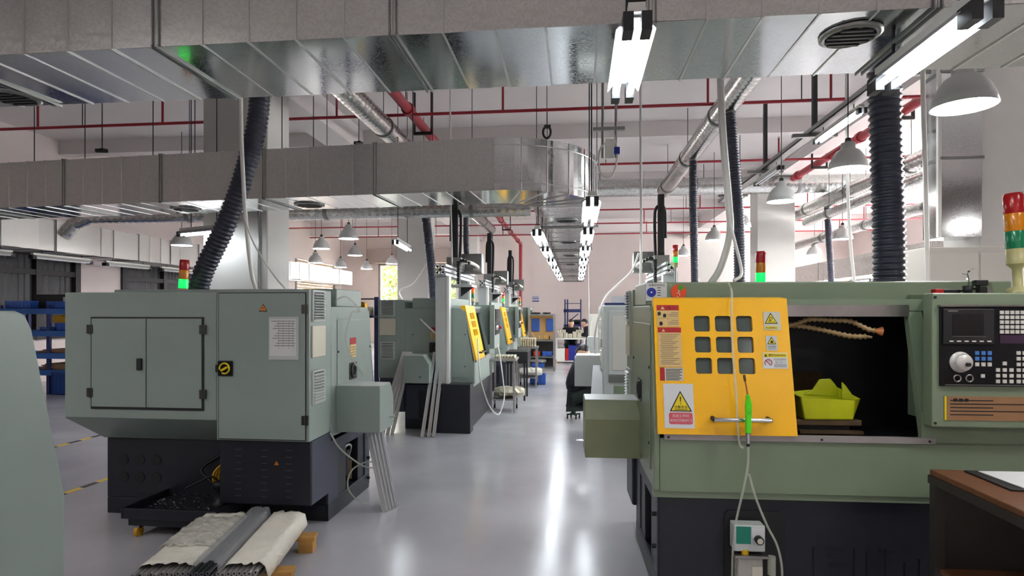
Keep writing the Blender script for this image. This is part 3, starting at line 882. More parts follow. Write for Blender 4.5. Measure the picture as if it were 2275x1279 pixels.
    gx = [dx0] + [v for c_ in range(3) for v in (.22 + c_ * .108, .22 + c_ * .108 + hw)] + [dx1]
    gz = [dz0] + [v for r_ in range(3) for v in (1.175 + r_ * .108, 1.175 + r_ * .108 + hw)] + [dz1]
    d = MB()
    for i in range(len(gx) - 1):
        for j in range(len(gz) - 1):
            if i % 2 == 1 and j % 2 == 1: continue
            a, bb, c_, e_ = gx[i], gx[i + 1], gz[j], gz[j + 1]
            d.add([(a, -.03, c_), (bb, -.03, c_), (bb, -.03, e_), (a, -.03, e_)], [(0, 1, 2, 3)])
    for (hx, hz) in holes:
        q = [(hx, hz), (hx + hw, hz), (hx + hw, hz + hw), (hx, hz + hw)]
        for k in range(4):
            p1 = q[k]; p2 = q[(k + 1) % 4]
            d.add([(p1[0], -.03, p1[1]), (p1[0], -.012, p1[1]), (p2[0], -.012, p2[1]), (p2[0], -.03, p2[1])], [(0, 1, 2, 3)])
        r = .014                                   # rounded corners of the little windows
        for (sx, sz) in ((0, 0), (1, 0), (1, 1), (0, 1)):
            ox, oz = hx + sx * hw, hz + sz * hw
            dx_, dz_ = (r if sx == 0 else -r), (r if sz == 0 else -r)
            pts = [(ox, oz)] + [(ox + dx_ * (1 - math.cos(a)), oz + dz_ * (1 - math.sin(a))) for a in (0, PI / 6, PI / 3, PI / 2)]
            f_ = [(p[0], -.0302, p[1]) for p in pts]
            fl_ = (0, 1, 2, 3, 4) if (sx + sz) % 2 == 1 else (0, 4, 3, 2, 1)
            d.add(f_, [fl_]); 
    # edges of the door
    d.add([(dx0, -.03, dz0), (dx0, .03, dz0), (dx0, .03, dz1), (dx0, -.03, dz1)], [(3, 2, 1, 0)][::-1])
    d.add([(dx1, -.03, dz0), (dx1, .0, dz0), (dx1, .0, dz1), (dx1, -.03, dz1)], [(0, 1, 2, 3)])
    d.add([(dx0, -.03, dz1), (dx1, -.03, dz1), (dx1, .06, dz1 + .008), (dx0, .06, dz1 + .008)], [(0, 1, 2, 3)])
    d.add([(dx0, -.03, dz0), (dx1, -.03, dz0), (dx1, .0, dz0), (dx0, .0, dz0)], [(3, 2, 1, 0)])
    def shear(mb):
        mb.v = [(p[0], p[1] + sy(p[2]), p[2]) for p in mb.v]
        return mb
    door = shear(d).build('sliding_door', M_yellow, t)
    for (hx, hz) in holes:
        shear(MB().box(hx - .005, hx + hw + .005, -.012, -.008, hz - .005, hz + hw + .005)).build('window_pane', M_glass, door)
    hb = shear(MB().cyl((.285, -.075, .957), (.565, -.075, .957), .011, n=12)).build('door_handle', M_chrome, door)
    for xx in (.29, .56): shear(MB().cyl((xx, -.075, .957), (xx, -.03, .957), .012, n=10)).build('handle_post', M_dark, hb)
    MB().box(.05, 1.36, -.012, .02, .845, .873).build('door_rail', M_railgrey, t)
    for xx in (.07, .42, .82, 1.33): MB().cyl((xx, -.016, .858), (xx, -.012, .858), .006, n=8).build('rail_screw', M_dark, t)
    # opening surround
    sh_ = shear(MB().box(1.31, 1.38, .0, .04, .87, 1.53)); sh_.build('opening_jamb', G, t)
    MB().box(.7, 1.4, .135, .18, 1.5, 1.56).build('opening_header', G, t)
    MB().box(.7, 1.31, .125, .14, 1.47, 1.53).build('door_track', M_steel, t)
    # control cabinet
    MB().box(1.3, L, .0, .03, .84, 1.0).build('front_filler_panel', G, t)
    cc = MB().box(1.305, L + .02, -.075, .0, .94, 1.585).build('control_cabinet', G, t, bevel=.006)
    MB().box(1.4, L, .0, .3, .94, 1.585).build('control_housing', G, t)
    return t, sy, door, cc

M_wheel = mat('satin_wheel', (205, 203, 198), .4, .3)
M_railgrey = mat('worn_rail', (158, 152, 150), .45, .2, .1, 8)
mat_or = mat('amber_warning_print', (226, 130, 20), 0.5)

def control_panel(cc, x0, x1, y, full=True):
    q = MB().box(x0, x1, y - .012, y, 1.14, 1.52).build('control_panel', M_blackgloss, cc, bevel=.003)
    MB().box(x0 + .01, x0 + .24, y - .02, y - .012, 1.34, 1.51).build('monitor_bezel', M_black, q, bevel=.004)
    MB().box(x0 + .05, x0 + .19, y - .0215, y - .02, 1.385, 1.485).build('screen', M_screen, q)
    MB().box(x0 - .005, x1, y - .02, y, 1.52, 1.528).build('panel_trim', M_steel, q)
    MB().box(x0 + .02, x1, y - .018, y - .012, 1.145, 1.148).build('lower_trim', M_steel, q)
    if not full:
        MB().lathe([(.0, .03), (.034, .03), (.037, .0)], 14).xf(Matrix.Translation((x0 + .07, y - .012, 1.25)) @ Matrix.Rotation(PI / 2, 4, 'X')).build('hand_wheel', M_chrome, q)
        MB().cyl((x0 + .4, y - .012, 1.24), (x0 + .4, y - .05, 1.24), .02, n=12).build('emergency_button', M_redp, q)
        return q
    k0 = None
    for r in range(5):
        for c in range(7):
            x = x0 + .275 + c * .023; z = 1.40 + r * .023
            if x > x1 - .01: continue
            if k0 is None:
                k0 = MB().box(-.0085, .0085, -.005, 0, -.0085, .0085).build('key', M_key, q); k0.location = (x, y - .012, z)
            else: inst(k0, q, (x, y - .012, z))
    MB().box(x0 + .268, x1, y - .014, y - .012, 1.345, 1.385).build('key_strip', mat('plum_key_strip', (60, 40, 62), .4), q)
    for k in range(6):
        MB().box(x0 + .035 + k * .034, x0 + .053 + k * .034, y - .024, y - .02, 1.352, 1.358).build('soft_key', M_key, q)
    MB().box(x0 + .05, x0 + .2, y - .0225, y - .02, 1.376, 1.378).build('bezel_line', M_steel, q)
    MB().box(x0 + .03, x0 + .075, y - .0208, y - .02, 1.496, 1.502).build('print_line', M_inkg, q)
    wheel = MB().lathe([(.0, .034), (.034, .034), (.04, .026), (.042, 0), (.05, 0), (.05, -.004), (.0, -.004)], 22).xf(Matrix.Translation((x0 + .09, y - .016, 1.255)) @ Matrix.Rotation(PI / 2, 4, 'X')).build('hand_wheel', M_wheel, q)
    MB().cyl((x0 + .098, y - .05, 1.247), (x0 + .098, y - .066, 1.247), .009, n=10).build('wheel_knob', M_dark, wheel)
    for xx in (x0 + .075, x0 + .13): MB().tube([(xx + .016 * math.cos(a * PI / 8), y - .015, 1.178 + .016 * math.sin(a * PI / 8)) for a in range(17)], .004, 6).build('rotary_ring', M_steel, q)
    kb = None
    for r in range(3):
        for c in range(3):
            m_ = M_keyb if r else M_key
            x, z = x0 + .165 + c * .028, 1.245 + r * .027
            o = MB().box(-.009, .009, -.004, 0, -.009, .009).build('key', m_, q); o.location = (x, y - .012, z)
    pts = [(x0 + .258 + c * .03, 1.165 + r * .027) for r in range(3) for c in range(3)] + [(x0 + .35 + c * .026, 1.165 + r * .027) for r in range(6) for c in range(2)] + [(x0 + .288, 1.25), (x0 + .19, 1.19)]
    for (x, z) in pts:
        inst(k0, q, (x, y - .012, z))
    MB().cyl((x0 + .43, y - .012, 1.22), (x0 + .43, y - .03, 1.22), .013, n=12).build('start_button', M_greenp, q)
    e = MB().cyl((x0 + .455, y - .012, 1.175), (x0 + .455, y - .03, 1.175), .03, n=6).build('emergency_collar', M_yelcan, q)
    MB().cyl((x0 + .455, y - .03, 1.175), (x0 + .455, y - .05, 1.175), .02, n=14).build('emergency_button', M_redp, e)
    MB().cyl((x0 + .45, y - .012, 1.235), (x0 + .45, y - .03, 1.235), .01, n=10).build('stop_button', M_redp, q)
    return q

def stack_light(x, y, z, label, lit=None, s=1.0, tilt=0.0, base=True, pole=0.0):
    t = thing('stack_light', label, 'signal lamp', (x, y, z), 0, 'signal towers on the machines')
    t.rotation_euler = (0, tilt, 0)
    r = .035 * s; h = .07 * s
    if base:
        MB().lathe([(r * 1.2, 0), (r * 1.2, .02 * s), (r * .5, .03 * s), (r * .5, .1 * s), (r * 1.05, .12 * s)], 14).build('bracket', M_seamd if s < 1.2 else M_beige, t)
        z0 = .12 * s
    else: z0 = 0
    if pole:
        MB().cyl((0, 0, z0 - .02), (0, 0, z0 + pole), r * .4, n=10).build('pole', M_seamd, t); z0 += pole
    MB().lathe([(r, z0), (r * 1.04, z0 + .06 * s), (0, z0 + .06 * s)], 16).build('collar', M_beige, t)
    z0 += .06 * s
    for k, (nm, off, on) in enumerate((('green_lens', M_sg, M_sgl), ('amber_lens', M_sy, M_sy), ('red_lens', M_sr, M_srl))):
        MB().lathe([(r * .98, z0 + k * h), (r, z0 + k * h + .004), (r, z0 + (k + 1) * h - .003), (r * .96, z0 + (k + 1) * h)], 16).build(nm, on if lit == nm[0] else off, t)
    MB().lathe([(r * .96, z0 + 3 * h), (r * .9, z0 + 3 * h + .01 * s), (0, z0 + 3 * h + .012 * s)], 16).build('cap', M_sr, t)
    return t

# --- near right machine, its front towards the viewer
RX, RY, RA = .395, 3.12, math.radians(1.5)
rm, sy, door, cc = lathe_machine('green lathe with the yellow door standing open, near right', (RX, RY, 0), RA, M_olive, L=1.95, boxm=M_olived, labels=False)
def fr(mb, y=0): # front sticker plane on the sloping door
    mb.v = [(p[0], p[1] + sy(p[2]) - .0305, p[2]) for p in mb.v]; return mb
def sticker(x0, x1, z0, z1, m, par, name='sticker', d=.002, off=0):
    return fr(MB().box(x0, x1, -d - off, -off, z0, z1)).build(name, m, par)
SL = (0, .135 / .63, 1)
def stext(s_, size, m, par, x, z, off=.0035, width=None, align='CENTER', bold=0):
    return text(s_, size, m, par, (x, sy(z) - .0305 - off, z), (1, 0, 0), SL, align, width=width, bold=bold)
# two tan instruction labels
s1 = sticker(.03, .145, 1.415, 1.53, M_tan, door, 'instruction_label')
sticker(.03, .145, 1.502, 1.53, M_redp, s1, 'red_band', off=.002, d=.0005)
fr(MB().prism([(.05, 1.507), (.072, 1.507), (.061, 1.525)], 'y', -.0032, -.0026)).build('triangle_mark', M_tan, s1)
stext('警 告', .018, mat('dark_red_print', (110, 10, 14), .5), s1, .108, 1.51)
for (x, z) in ((.042, 1.487), (.07, 1.477), (.05, 1.435)):
    fr(MB().prism([(x - .008, z - .012), (x + .006, z - .012), (x + .01, z), (x + .004, z + .009), (x - .007, z + .006)], 'y', -.003, -.0022)).build('pictogram', M_ink, s1)
sticker(.086, .087, 1.418, 1.5, M_inkg, s1, 'print_rule', off=.002, d=.0005)
sticker(.03, .145, 1.458, 1.459, M_inkg, s1, 'print_rule', off=.002, d=.0005)
for k in range(6):
    z = 1.488 - k * .009 - (0 if k < 3 else .014); sticker(.092 + (k % 3 == 0) * .012, .14, z, z + .003, M_inkg, s1, 'print_line', off=.002, d=.0005)
s2 = sticker(.032, .152, 1.21, 1.412, M_tan, door, 'instruction_label')
sticker(.032, .152, 1.386, 1.412, M_redp, s2, 'red_band', off=.002, d=.0005)
fr(MB().prism([(.052, 1.39), (.07, 1.39), (.061, 1.407)], 'y', -.0032, -.0026)).build('triangle_mark', M_tan, s2)
for k in range(17):
    z = 1.375 - k * .0095; sticker(.046 + (k % 3 == 0) * -.006, .146 - (k * 53 % 40) / 1000, z, z + .0028, M_inkg, s2, 'print_line', off=.002, d=.0005)
s3 = sticker(.036, .155, 1.14, 1.206, M_cream, door, 'notice_label')
sticker(.036, .06, 1.14, 1.206, M_redp, s3, 'red_band', off=.002, d=.0005)
for k in range(8):
    z = 1.196 - k * .0075; sticker(.066, .15 - (k * 31 % 20) / 1000, z, z + .0034, M_ink, s3, 'print_line', off=.002, d=.0005)
# white safety sign
s4 = sticker(.05, .2, .905, 1.125, M_paper, door, 'safety_sign')
fr(MB().prism([(.078, .988), (.19, .988), (.134, 1.09)], 'y', -.0026, -.002)).build('triangle_border', M_ink, s4)
fr(MB().prism([(.087, .993), (.181, .993), (.134, 1.08)], 'y', -.0031, -.0025)).build('triangle_face', M_yelp, s4)
fr(MB().prism([(.1305, 1.06), (.1375, 1.06), (.1355, 1.034), (.1325, 1.034)], 'y', -.0036, -.003)).build('exclamation_mark', M_ink, s4)
fr(MB().prism(rounded(.1315, .1365, 1.0235, 1.0285, .002), 'y', -.0036, -.003)).build('exclamation_dot', M_ink, s4)
stext('注意安全', .0175, M_ink, s4, .134, 1.003, .0038, bold=0)
sticker(.101, .167, .996, .9985, M_ink, s4, 'print_line', off=.0031, d=.0004)
fr(MB().prism(rounded(.073, .191, .925, .982, .01), 'y', -.0026, -.002)).build('red_field', M_pinkp, s4)
stext('机床工作时', .0165, M_paper, s4, .132, .96, .0032)
stext('请勿打开防护门!', .0155, M_paper, s4, .132, .938, .0032)
# right hand stickers
s5 = sticker(.575, .66, 1.4, 1.495, M_cream, door, 'warning_sticker')
fr(MB().prism([(.58, 1.433), (.645, 1.433), (.612, 1.49)], 'y', -.0026, -.002)).build('triangle_border', M_ink, s5)
fr(MB().prism([(.586, 1.437), (.639, 1.437), (.612, 1.482)], 'y', -.0031, -.0025)).build('triangle_face', M_yelp, s5)
for (x, z, r) in ((.612, 1.459, .007), (.606, 1.446, .006)):
    P_ = [(x + r * math.cos(a * PI / 6), -.034 + sy(z), z + r * math.sin(a * PI / 6)) for a in range(13)]
    MB().tube(P_, .0014, 5).build('gear_symbol', M_ink, s5)
fr(MB().prism([(.618, 1.447), (.633, 1.442), (.62, 1.442)], 'y', -.0036, -.003)).build('hand_symbol', M_ink, s5)
sticker(.583, .64, 1.405, 1.42, M_yelp, s5, 'yellow_band', off=.002, d=.0005)
stext('当心机械伤人', .0105, M_ink, s5, .612, 1.408, .0032)
s6 = sticker(.58, .635, 1.295, 1.37, M_greym, door, 'warning_sticker')
fr(MB().prism([(.585, 1.328), (.63, 1.328), (.607, 1.366)], 'y', -.0026, -.002)).build('triangle_border', M_ink, s6)
fr(MB().prism([(.59, 1.331), (.625, 1.331), (.607, 1.36)], 'y', -.0031, -.0025)).build('triangle_face', M_yelp, s6)
fr(MB().prism([(.599, 1.334), (.617, 1.334), (.612, 1.345), (.605, 1.348)], 'y', -.0036, -.003)).build('hand_symbol', M_ink, s6)
stext('当心机械', .0095, M_ink, s6, .607, 1.312, .0026)
sticker(.587, .628, 1.303, 1.305, M_inkg, s6, 'print_line', off=.002, d=.0004)
s7 = sticker(.557, .68, 1.205, 1.285, M_paper, door, 'warning_sticker')
sticker(.56, .677, 1.262, 1.282, M_yelp, s7, 'yellow_band', off=.002, d=.0005)
fr(MB().prism([(.565, 1.265), (.58, 1.265), (.5725, 1.279)], 'y', -.0031, -.0025)).build('triangle_mark', M_ink, s7)
stext('警告/WARNING', .0145, M_ink, s7, .63, 1.267, .0032, width=.085)
P_ = [(.583 + .018 * math.cos(a * PI / 10), sy(1.234) - .034, 1.234 + .018 * math.sin(a * PI / 10)) for a in range(21)]
MB().tube(P_, .0018, 5).build('ban_ring', M_redp, s7)
fr(MB().cyl((.571, -.0035, 1.246), (.596, -.0035, 1.222), .0016, n=5)).build('ban_bar', M_redp, s7)
stext('机床运转时', .0125, M_inkg, s7, .642, 1.246, .0026)
stext('禁止开门', .0125, M_inkg, s7, .642, 1.231, .0026)
for k in range(3): sticker(.61, .673, 1.212 + k * .006, 1.2145 + k * .006, M_inkg, s7, 'print_line', off=.002, d=.0004)
# machine header: status card and round status disc, on the header box front (y = .3)
s8 = MB().box(.0, .115, .292, .299, 1.555, 1.655).build('status_card', M_paper, rm)
MB().cyl((.03, .2915, 1.603), (.03, .2895, 1.603), .026, n=20).build('blue_disc', M_bluep, s8)
MB().cyl((.03, .2895, 1.603), (.03, .289, 1.603), .005, n=10).build('white_dot', M_paper, s8)
text('设备状态标识', .0145, M_ink, s8, (.06, .2912, 1.638), width=.09)
for k in range(5): MB().box(.062, .082, .2912, .292, 1.57 + k * .014, 1.574 + k * .014).build('print_line', M_ink, s8)
for k in range(6): MB().box(.088, .112, .2914, .292, 1.562 + k * .014, 1.5628 + k * .014).build('print_rule', M_inkg, s8)
s9 = MB().cyl((.18, .299, 1.605), (.18, .293, 1.605), .042, n=26).build('status_disc', M_orange, rm)
MB().prism([(.18, 1.612), (.175, 1.645), (.195, 1.643), (.212, 1.628), (.19, 1.612)], 'y', .2915, .2928).build('green_sector', M_greenp, s9)
MB().prism([(.18, 1.618), (.184, 1.604), (.176, 1.604)], 'y', .2905, .2914).build('pointer', M_paper, s9)
for (a, b, c, d_) in ((.168, .182, 1.596, 1.599), (.184, .187, 1.585, 1.598), (.168, .178, 1.578, 1.581)): MB().box(a, b, .2915, .2928, c, d_).build('print_mark', M_paper, s9)
control_panel(cc, 1.335, 1.95, -.075)
pl = MB().box(1.36, 1.95, -.078, -.075, .975, 1.09).build('data_plate', M_brownp, cc)
for k in range(5): MB().box(1.385, 1.58 + (k % 2) * .2, -.0785, -.078, 1.0 + k * .017, 1.005 + k * .017).build('print_line', M_ink, pl)
for x in (1.4, 1.425, 1.45): MB().box(x, x + .018, -.0788, -.078, 1.065, 1.08).build('print_mark', M_ink, pl)
MB().box(1.36, 1.368, -.079, -.075, .975, 1.09).build('plate_edge', M_yelp, pl)
for (x, z) in ((1.318, 1.565), (1.318, .96)): MB().cyl((x, -.08, z), (x, -.075, z), .006, n=10).build('screw', M_black, cc)
# interior: chuck, carriage, coolant hoses
MB().cyl((.1, .5, 1.12), (.5, .5, 1.12), .13, n=26).build('chuck', M_dark, rm)
for k in range(3):
    a = k * 2 * PI / 3 + .5
    MB().cbox((.53, .5 + .07 * math.cos(a), 1.12 + .07 * math.sin(a)), (.06, .05, .05), Matrix.Rotation(a, 3, 'X')).build('chuck_jaw', M_steel, rm)
cr = MB().prism([(.17, .895), (.17, .925), (.36, .925), (.68, 1.13), (.68, 1.09), (.36, .895)], 'x', .74, 1.10).build('carriage', M_rust, rm, bevel=.004)
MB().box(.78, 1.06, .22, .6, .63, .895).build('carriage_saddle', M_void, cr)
MB().box(.78, 1.1, .15, .19, .855, .87).build('way_wiper', M_rust, cr)
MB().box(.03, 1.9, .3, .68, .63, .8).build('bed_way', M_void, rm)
for k, pts in enumerate(([(.6, .22, 1.42), (.76, .2, 1.425), (.84, .19, 1.455), (.95, .18, 1.45), (1.04, .17, 1.445), (1.12, .16, 1.405), (1.16, .15, 1.395)], [(.6, .24, 1.42), (.78, .22, 1.42), (.9, .2, 1.40), (1.0, .18, 1.375), (1.06, .17, 1.365), (1.12, .16, 1.365)])):
    P = resample(spline(pts, 6), .0125)
    o = MB().tube(P, .012, 10, rf=lambda i: .0165 if i % 2 == 0 else .009).build('coolant_hose', M_seg, rm)
    if k == 0: MB().cyl(P[-1], P[-1] + Vector((.035, -.005, -.004)), .009, .026, n=6).build('nozzle', M_copper, o)
    else: MB().cyl(P[-1], P[-1] + Vector((.03, -.005, -.004)), .009, .006, n=8).build('nozzle', M_seg, o)
# embossed shapes and lubrication recess on the base front
rec = MB().prism(rounded(.36, .66, .06, .48, .03), 'y', .03, .0405).build('lubrication_recess', M_black, rm)
o = MB().box(.78, 1.33, .034, .041, .1, .108)
for (a, b, c, d_) in ((.86, .96, .3, .306), (.87, .94, .26, .266), (.88, .98, .215, .221), (.8, .806, .14, .3), (1.0, 1.006, .14, .3), (1.06, 1.066, .14, .29), (1.08, 1.14, .22, .226), (1.15, 1.156, .14, .3), (1.12, 1.2, .3, .306), (1.24, 1.246, .14, .24), (1.31, 1.316, .14, .26)): o.box(a, b, .034, .041, c, d_)
o.build('embossed_mark', M_navy, rm)

# lubricator hanging in the recess
t = thing('lubrication_pump', 'small oil lubrication pump with teal label in the base of the near right lathe', 'pump', (RX + .36, RY - .03, .02), RA)
MB().box(.02, .17, -.03, .05, .29, .42).build('pump_body', M_greym, t, bevel=.006)
MB().prism([(.03, .33), (.1, .33), (.1, .415), (.03, .415)], 'y', -.032, -.03).build('teal_label', M_teal, t)
MB().box(.105, .165, -.032, -.03, .36, .41).build('white_label', M_paper, t)
MB().cyl((.135, -.03, .355), (.135, -.06, .355), .02, n=16).build('pressure_gauge', M_black, t)
MB().cyl((.135, -.06, .355), (.135, -.063, .355), .014, n=16).build('gauge_face', M_cream, t)
MB().box(.02, .18, -.05, .05, .265, .278).build('bracket', M_steel, t)
MB().cyl((.075, -.02, .278), (.075, -.02, .3), .018, n=12).build('filler_cap', M_yelcan, t)
MB().box(.04, .16, -.03, .05, .03, .262).build('oil_reservoir', M_film, t, bevel=.01)
MB().box(.105, .155, -.036, -.03, .03, .22).build('level_gauge', M_cream, t)
MB().cyl((.21, .0, .17), (.21, .0, .26), .02, n=12).build('filter_bowl', M_clear, t)

# yellow oil can in the machine
t = thing('oil_can', 'cut-open yellow-green plastic oil can standing on the carriage in the open lathe', 'container', (RX + .93, RY + .27, .926), .06)
def can():
    o = MB()
    w2, d2 = .135, .085
    bt = [(-w2, -d2, 0), (w2 * .85, -d2, 0), (w2 * 1.05, 0, 0), (w2 * .85, d2, 0), (-w2, d2, 0)]
    tp = [(-w2 * 1.2, -d2 * 1.15, .12), (w2 * .85, -d2 * 1.15, .105), (w2 * 1.45, 0, .1), (w2 * .9, d2 * 1.1, .15), (-w2 * 1.1, d2 * 1.1, .125)]
    n = 5
    ins = [(p[0] * .93, p[1] * .93, p[2]) for p in tp]; inb = [(p[0] * .93, p[1] * .93, .012) for p in bt]
    o.add(bt + tp, [(0, 4, 3, 2, 1)] + [(i, (i + 1) % n, n + (i + 1) % n, n + i) for i in range(n)])
    o.add(tp + ins, [(i, (i + 1) % n, n + (i + 1) % n, n + i) for i in range(n)])
    o.add(ins + inb, [(i, (i + 1) % n, n + (i + 1) % n, n + i) for i in range(n)] + [(5, 6, 7, 8, 9)])
    return o
can().build('can_body', M_limecan, t, bevel=.008)
MB().prism([(-.07, .11), (-.02, .14), (.015, .195), (.075, .2), (.1, .17), (.12, .14), (.12, .1)], 'y', .078, .092).build('can_back_wall', M_limecan, t, bevel=.005)
MB().prism([(.1, .1), (.1, .19), (.12, .17), (.155, .12), (.19, .1), (.17, .09)], 'y', .0, .014).build('can_spout', M_limecan, t, bevel=.004)

# --- near left machine, its back towards the viewer
LX, LY = -1.735, 5.0
lathe_machine('grey-green lathe seen from the back with closed double doors, near left', (LX, LY, 0), PI, M_green, rear=True, L=1.78)
t = thing('chip_cart', 'dark chip tray cart rolled half under the near left lathe', 'cart', (-2.95, 3.72, 0))
tr = MB().box(-.02, .62, -.06, .5, .13, .15).box(-.02, .62, -.075, -.06, .13, .2).box(-.035, -.02, -.075, .5, .13, .2).box(.62, .635, -.075, .5, .13, .2)
tr.build('tray', M_navy, t, bevel=.004)
q = MB()
for k in range(260):
    c = Vector((random.uniform(0, .6), random.uniform(-.04, .46), .153 + random.random() * .02)); u = Vector((random.gauss(0, 1), random.gauss(0, 1), random.gauss(0, .5))).normalized() * .008
    v = u.orthogonal().normalized() * .003
    q.add([c - u - v, c + u - v, c + u + v, c - u + v], [(0, 1, 2, 3)])
o = q.build('metal_chips', M_hinge, t); o['kind'] = 'stuff'
MB().box(.0, .6, -.05, .4, .08, .13).build('cart_frame', M_navy, t)
for (x, y) in ((.05, -.02), (.55, -.02), (.05, .4), (.55, .4)):
    MB().cyl((x - .012, y, .035), (x + .012, y, .035), .035, n=14).build('caster', M_yhose, t)
    MB().box(x - .02, x + .02, y - .02, y + .02, .06, .085).build('caster_fork', M_steel, t)
t = thing('coolant_pump', 'small dark coolant pump with cables on the chip tray', 'pump', (-2.47, 3.93, .15))
MB().lathe([(.05, 0), (.05, .02), (.035, .03), (.035, .12), (.045, .125), (.045, .16), (.0, .165)], 14).build('pump_body', M_dark, t)
MB().tube(spline([(0, 0, .15), (-.05, -.02, .2), (-.12, -.05, .17), (-.2, -.08, .13)], 6), .007, 6).build('pump_cable', M_black, t)

# --- foreground machine at the left edge
lathe_machine('grey-green machine cut off by the left picture edge, only its rounded end plate in view', (-1.735, 1.87, 0), PI, M_green, box=False, bare=True, L=1.78)

# --- left row, yellow fronts towards the aisle
rowL = [(7.42, 'lathe of the left row with aluminium bars leaning on its end, nearest of the row'), (11.05, 'second lathe of the left row behind the first steel cart'), (14.3, 'farthest lathe of the left row next to the wooden cabinet')]
for k, (yy, lab) in enumerate(rowL):
    m_, s_, dr, c2 = lathe_machine(lab, (-1.27, yy, 0), PI / 2, M_green, box=(k == 0), front=1)
    control_panel(c2, 1.34, 1.84, -.075, False)

# --- right row second machine: light grey, closed panels
def grey_machine(label, loc, rz):
    t = thing('grinding_machine', label, 'machine', loc, rz)
    MB().box(0, 1.6, 0, 1.3, .6, 1.56).build('body', M_greym, t, bevel=.02)
    MB().prism([(0, .6), (0, .36), (.06, .3), (1.3, .3), (1.3, .6)], 'x', .02, 1.6).build('coolant_tray', M_greym, t, bevel=.03)
    MB().box(.05, 1.55, .1, 1.25, 0, .3).build('base', M_navy, t, bevel=.008)
    d = MB().box(.06, .75, -.018, 0, .82, 1.5).build('front_door', M_greym, t, bevel=.006)
    MB().box(.1, .71, -.024, -.018, .87, 1.44).build('door_inset', M_whitecab, d, bevel=.004)
    MB().box(.06, .75, -.022, 0, .74, .81).build('door_sill', M_seamd, t, bevel=.003)
    MB().box(.12, .5, -.012, 0, .62, .7).build('name_plate', M_olive, t)
    MB().box(.8, 1.55, -.018, 0, .82, 1.5).build('right_panel', M_greym, t, bevel=.006)
    louvre(t, 0, .12, .3, 1.2, 1.42, 10, M_white)
    louvre(t, 0, .1, .28, .88, 1.08, 10, M_white)
    MB().box(-.012, 0, .3, 1.0, .65, 1.5).build('end_cover', M_greym, t, bevel=.004)
    b = MB().prism([(-.3, .66), (-.3, .97), (-.27, 1.0), (0, 1.0), (0, .66)], 'y', .25, .6).build('parts_box', M_greym, t, bevel=.004)
    MB().box(-.28, 0, .25, .6, 1.0, 1.004).build('box_lid', M_white, b)
    MB().box(.1, .4, .15, .17, 1.56, 1.66).build('status_card', M_paper, t)
    MB().cyl((.3, .145, 1.61), (.3, .15, 1.61), .04, n=20).build('status_disc', M_orange, t)
    MB().box(.02, .35, .02, .1, 1.56, 1.585).build('dark_strip', M_navyr, t)
    return t
grey_machine('light grey machine behind the near right lathe at the aisle', (.28, 6.45, 0), 0)
grey_machine('light grey machine farther back in the right row', (.5, 11.2, 0), 0)

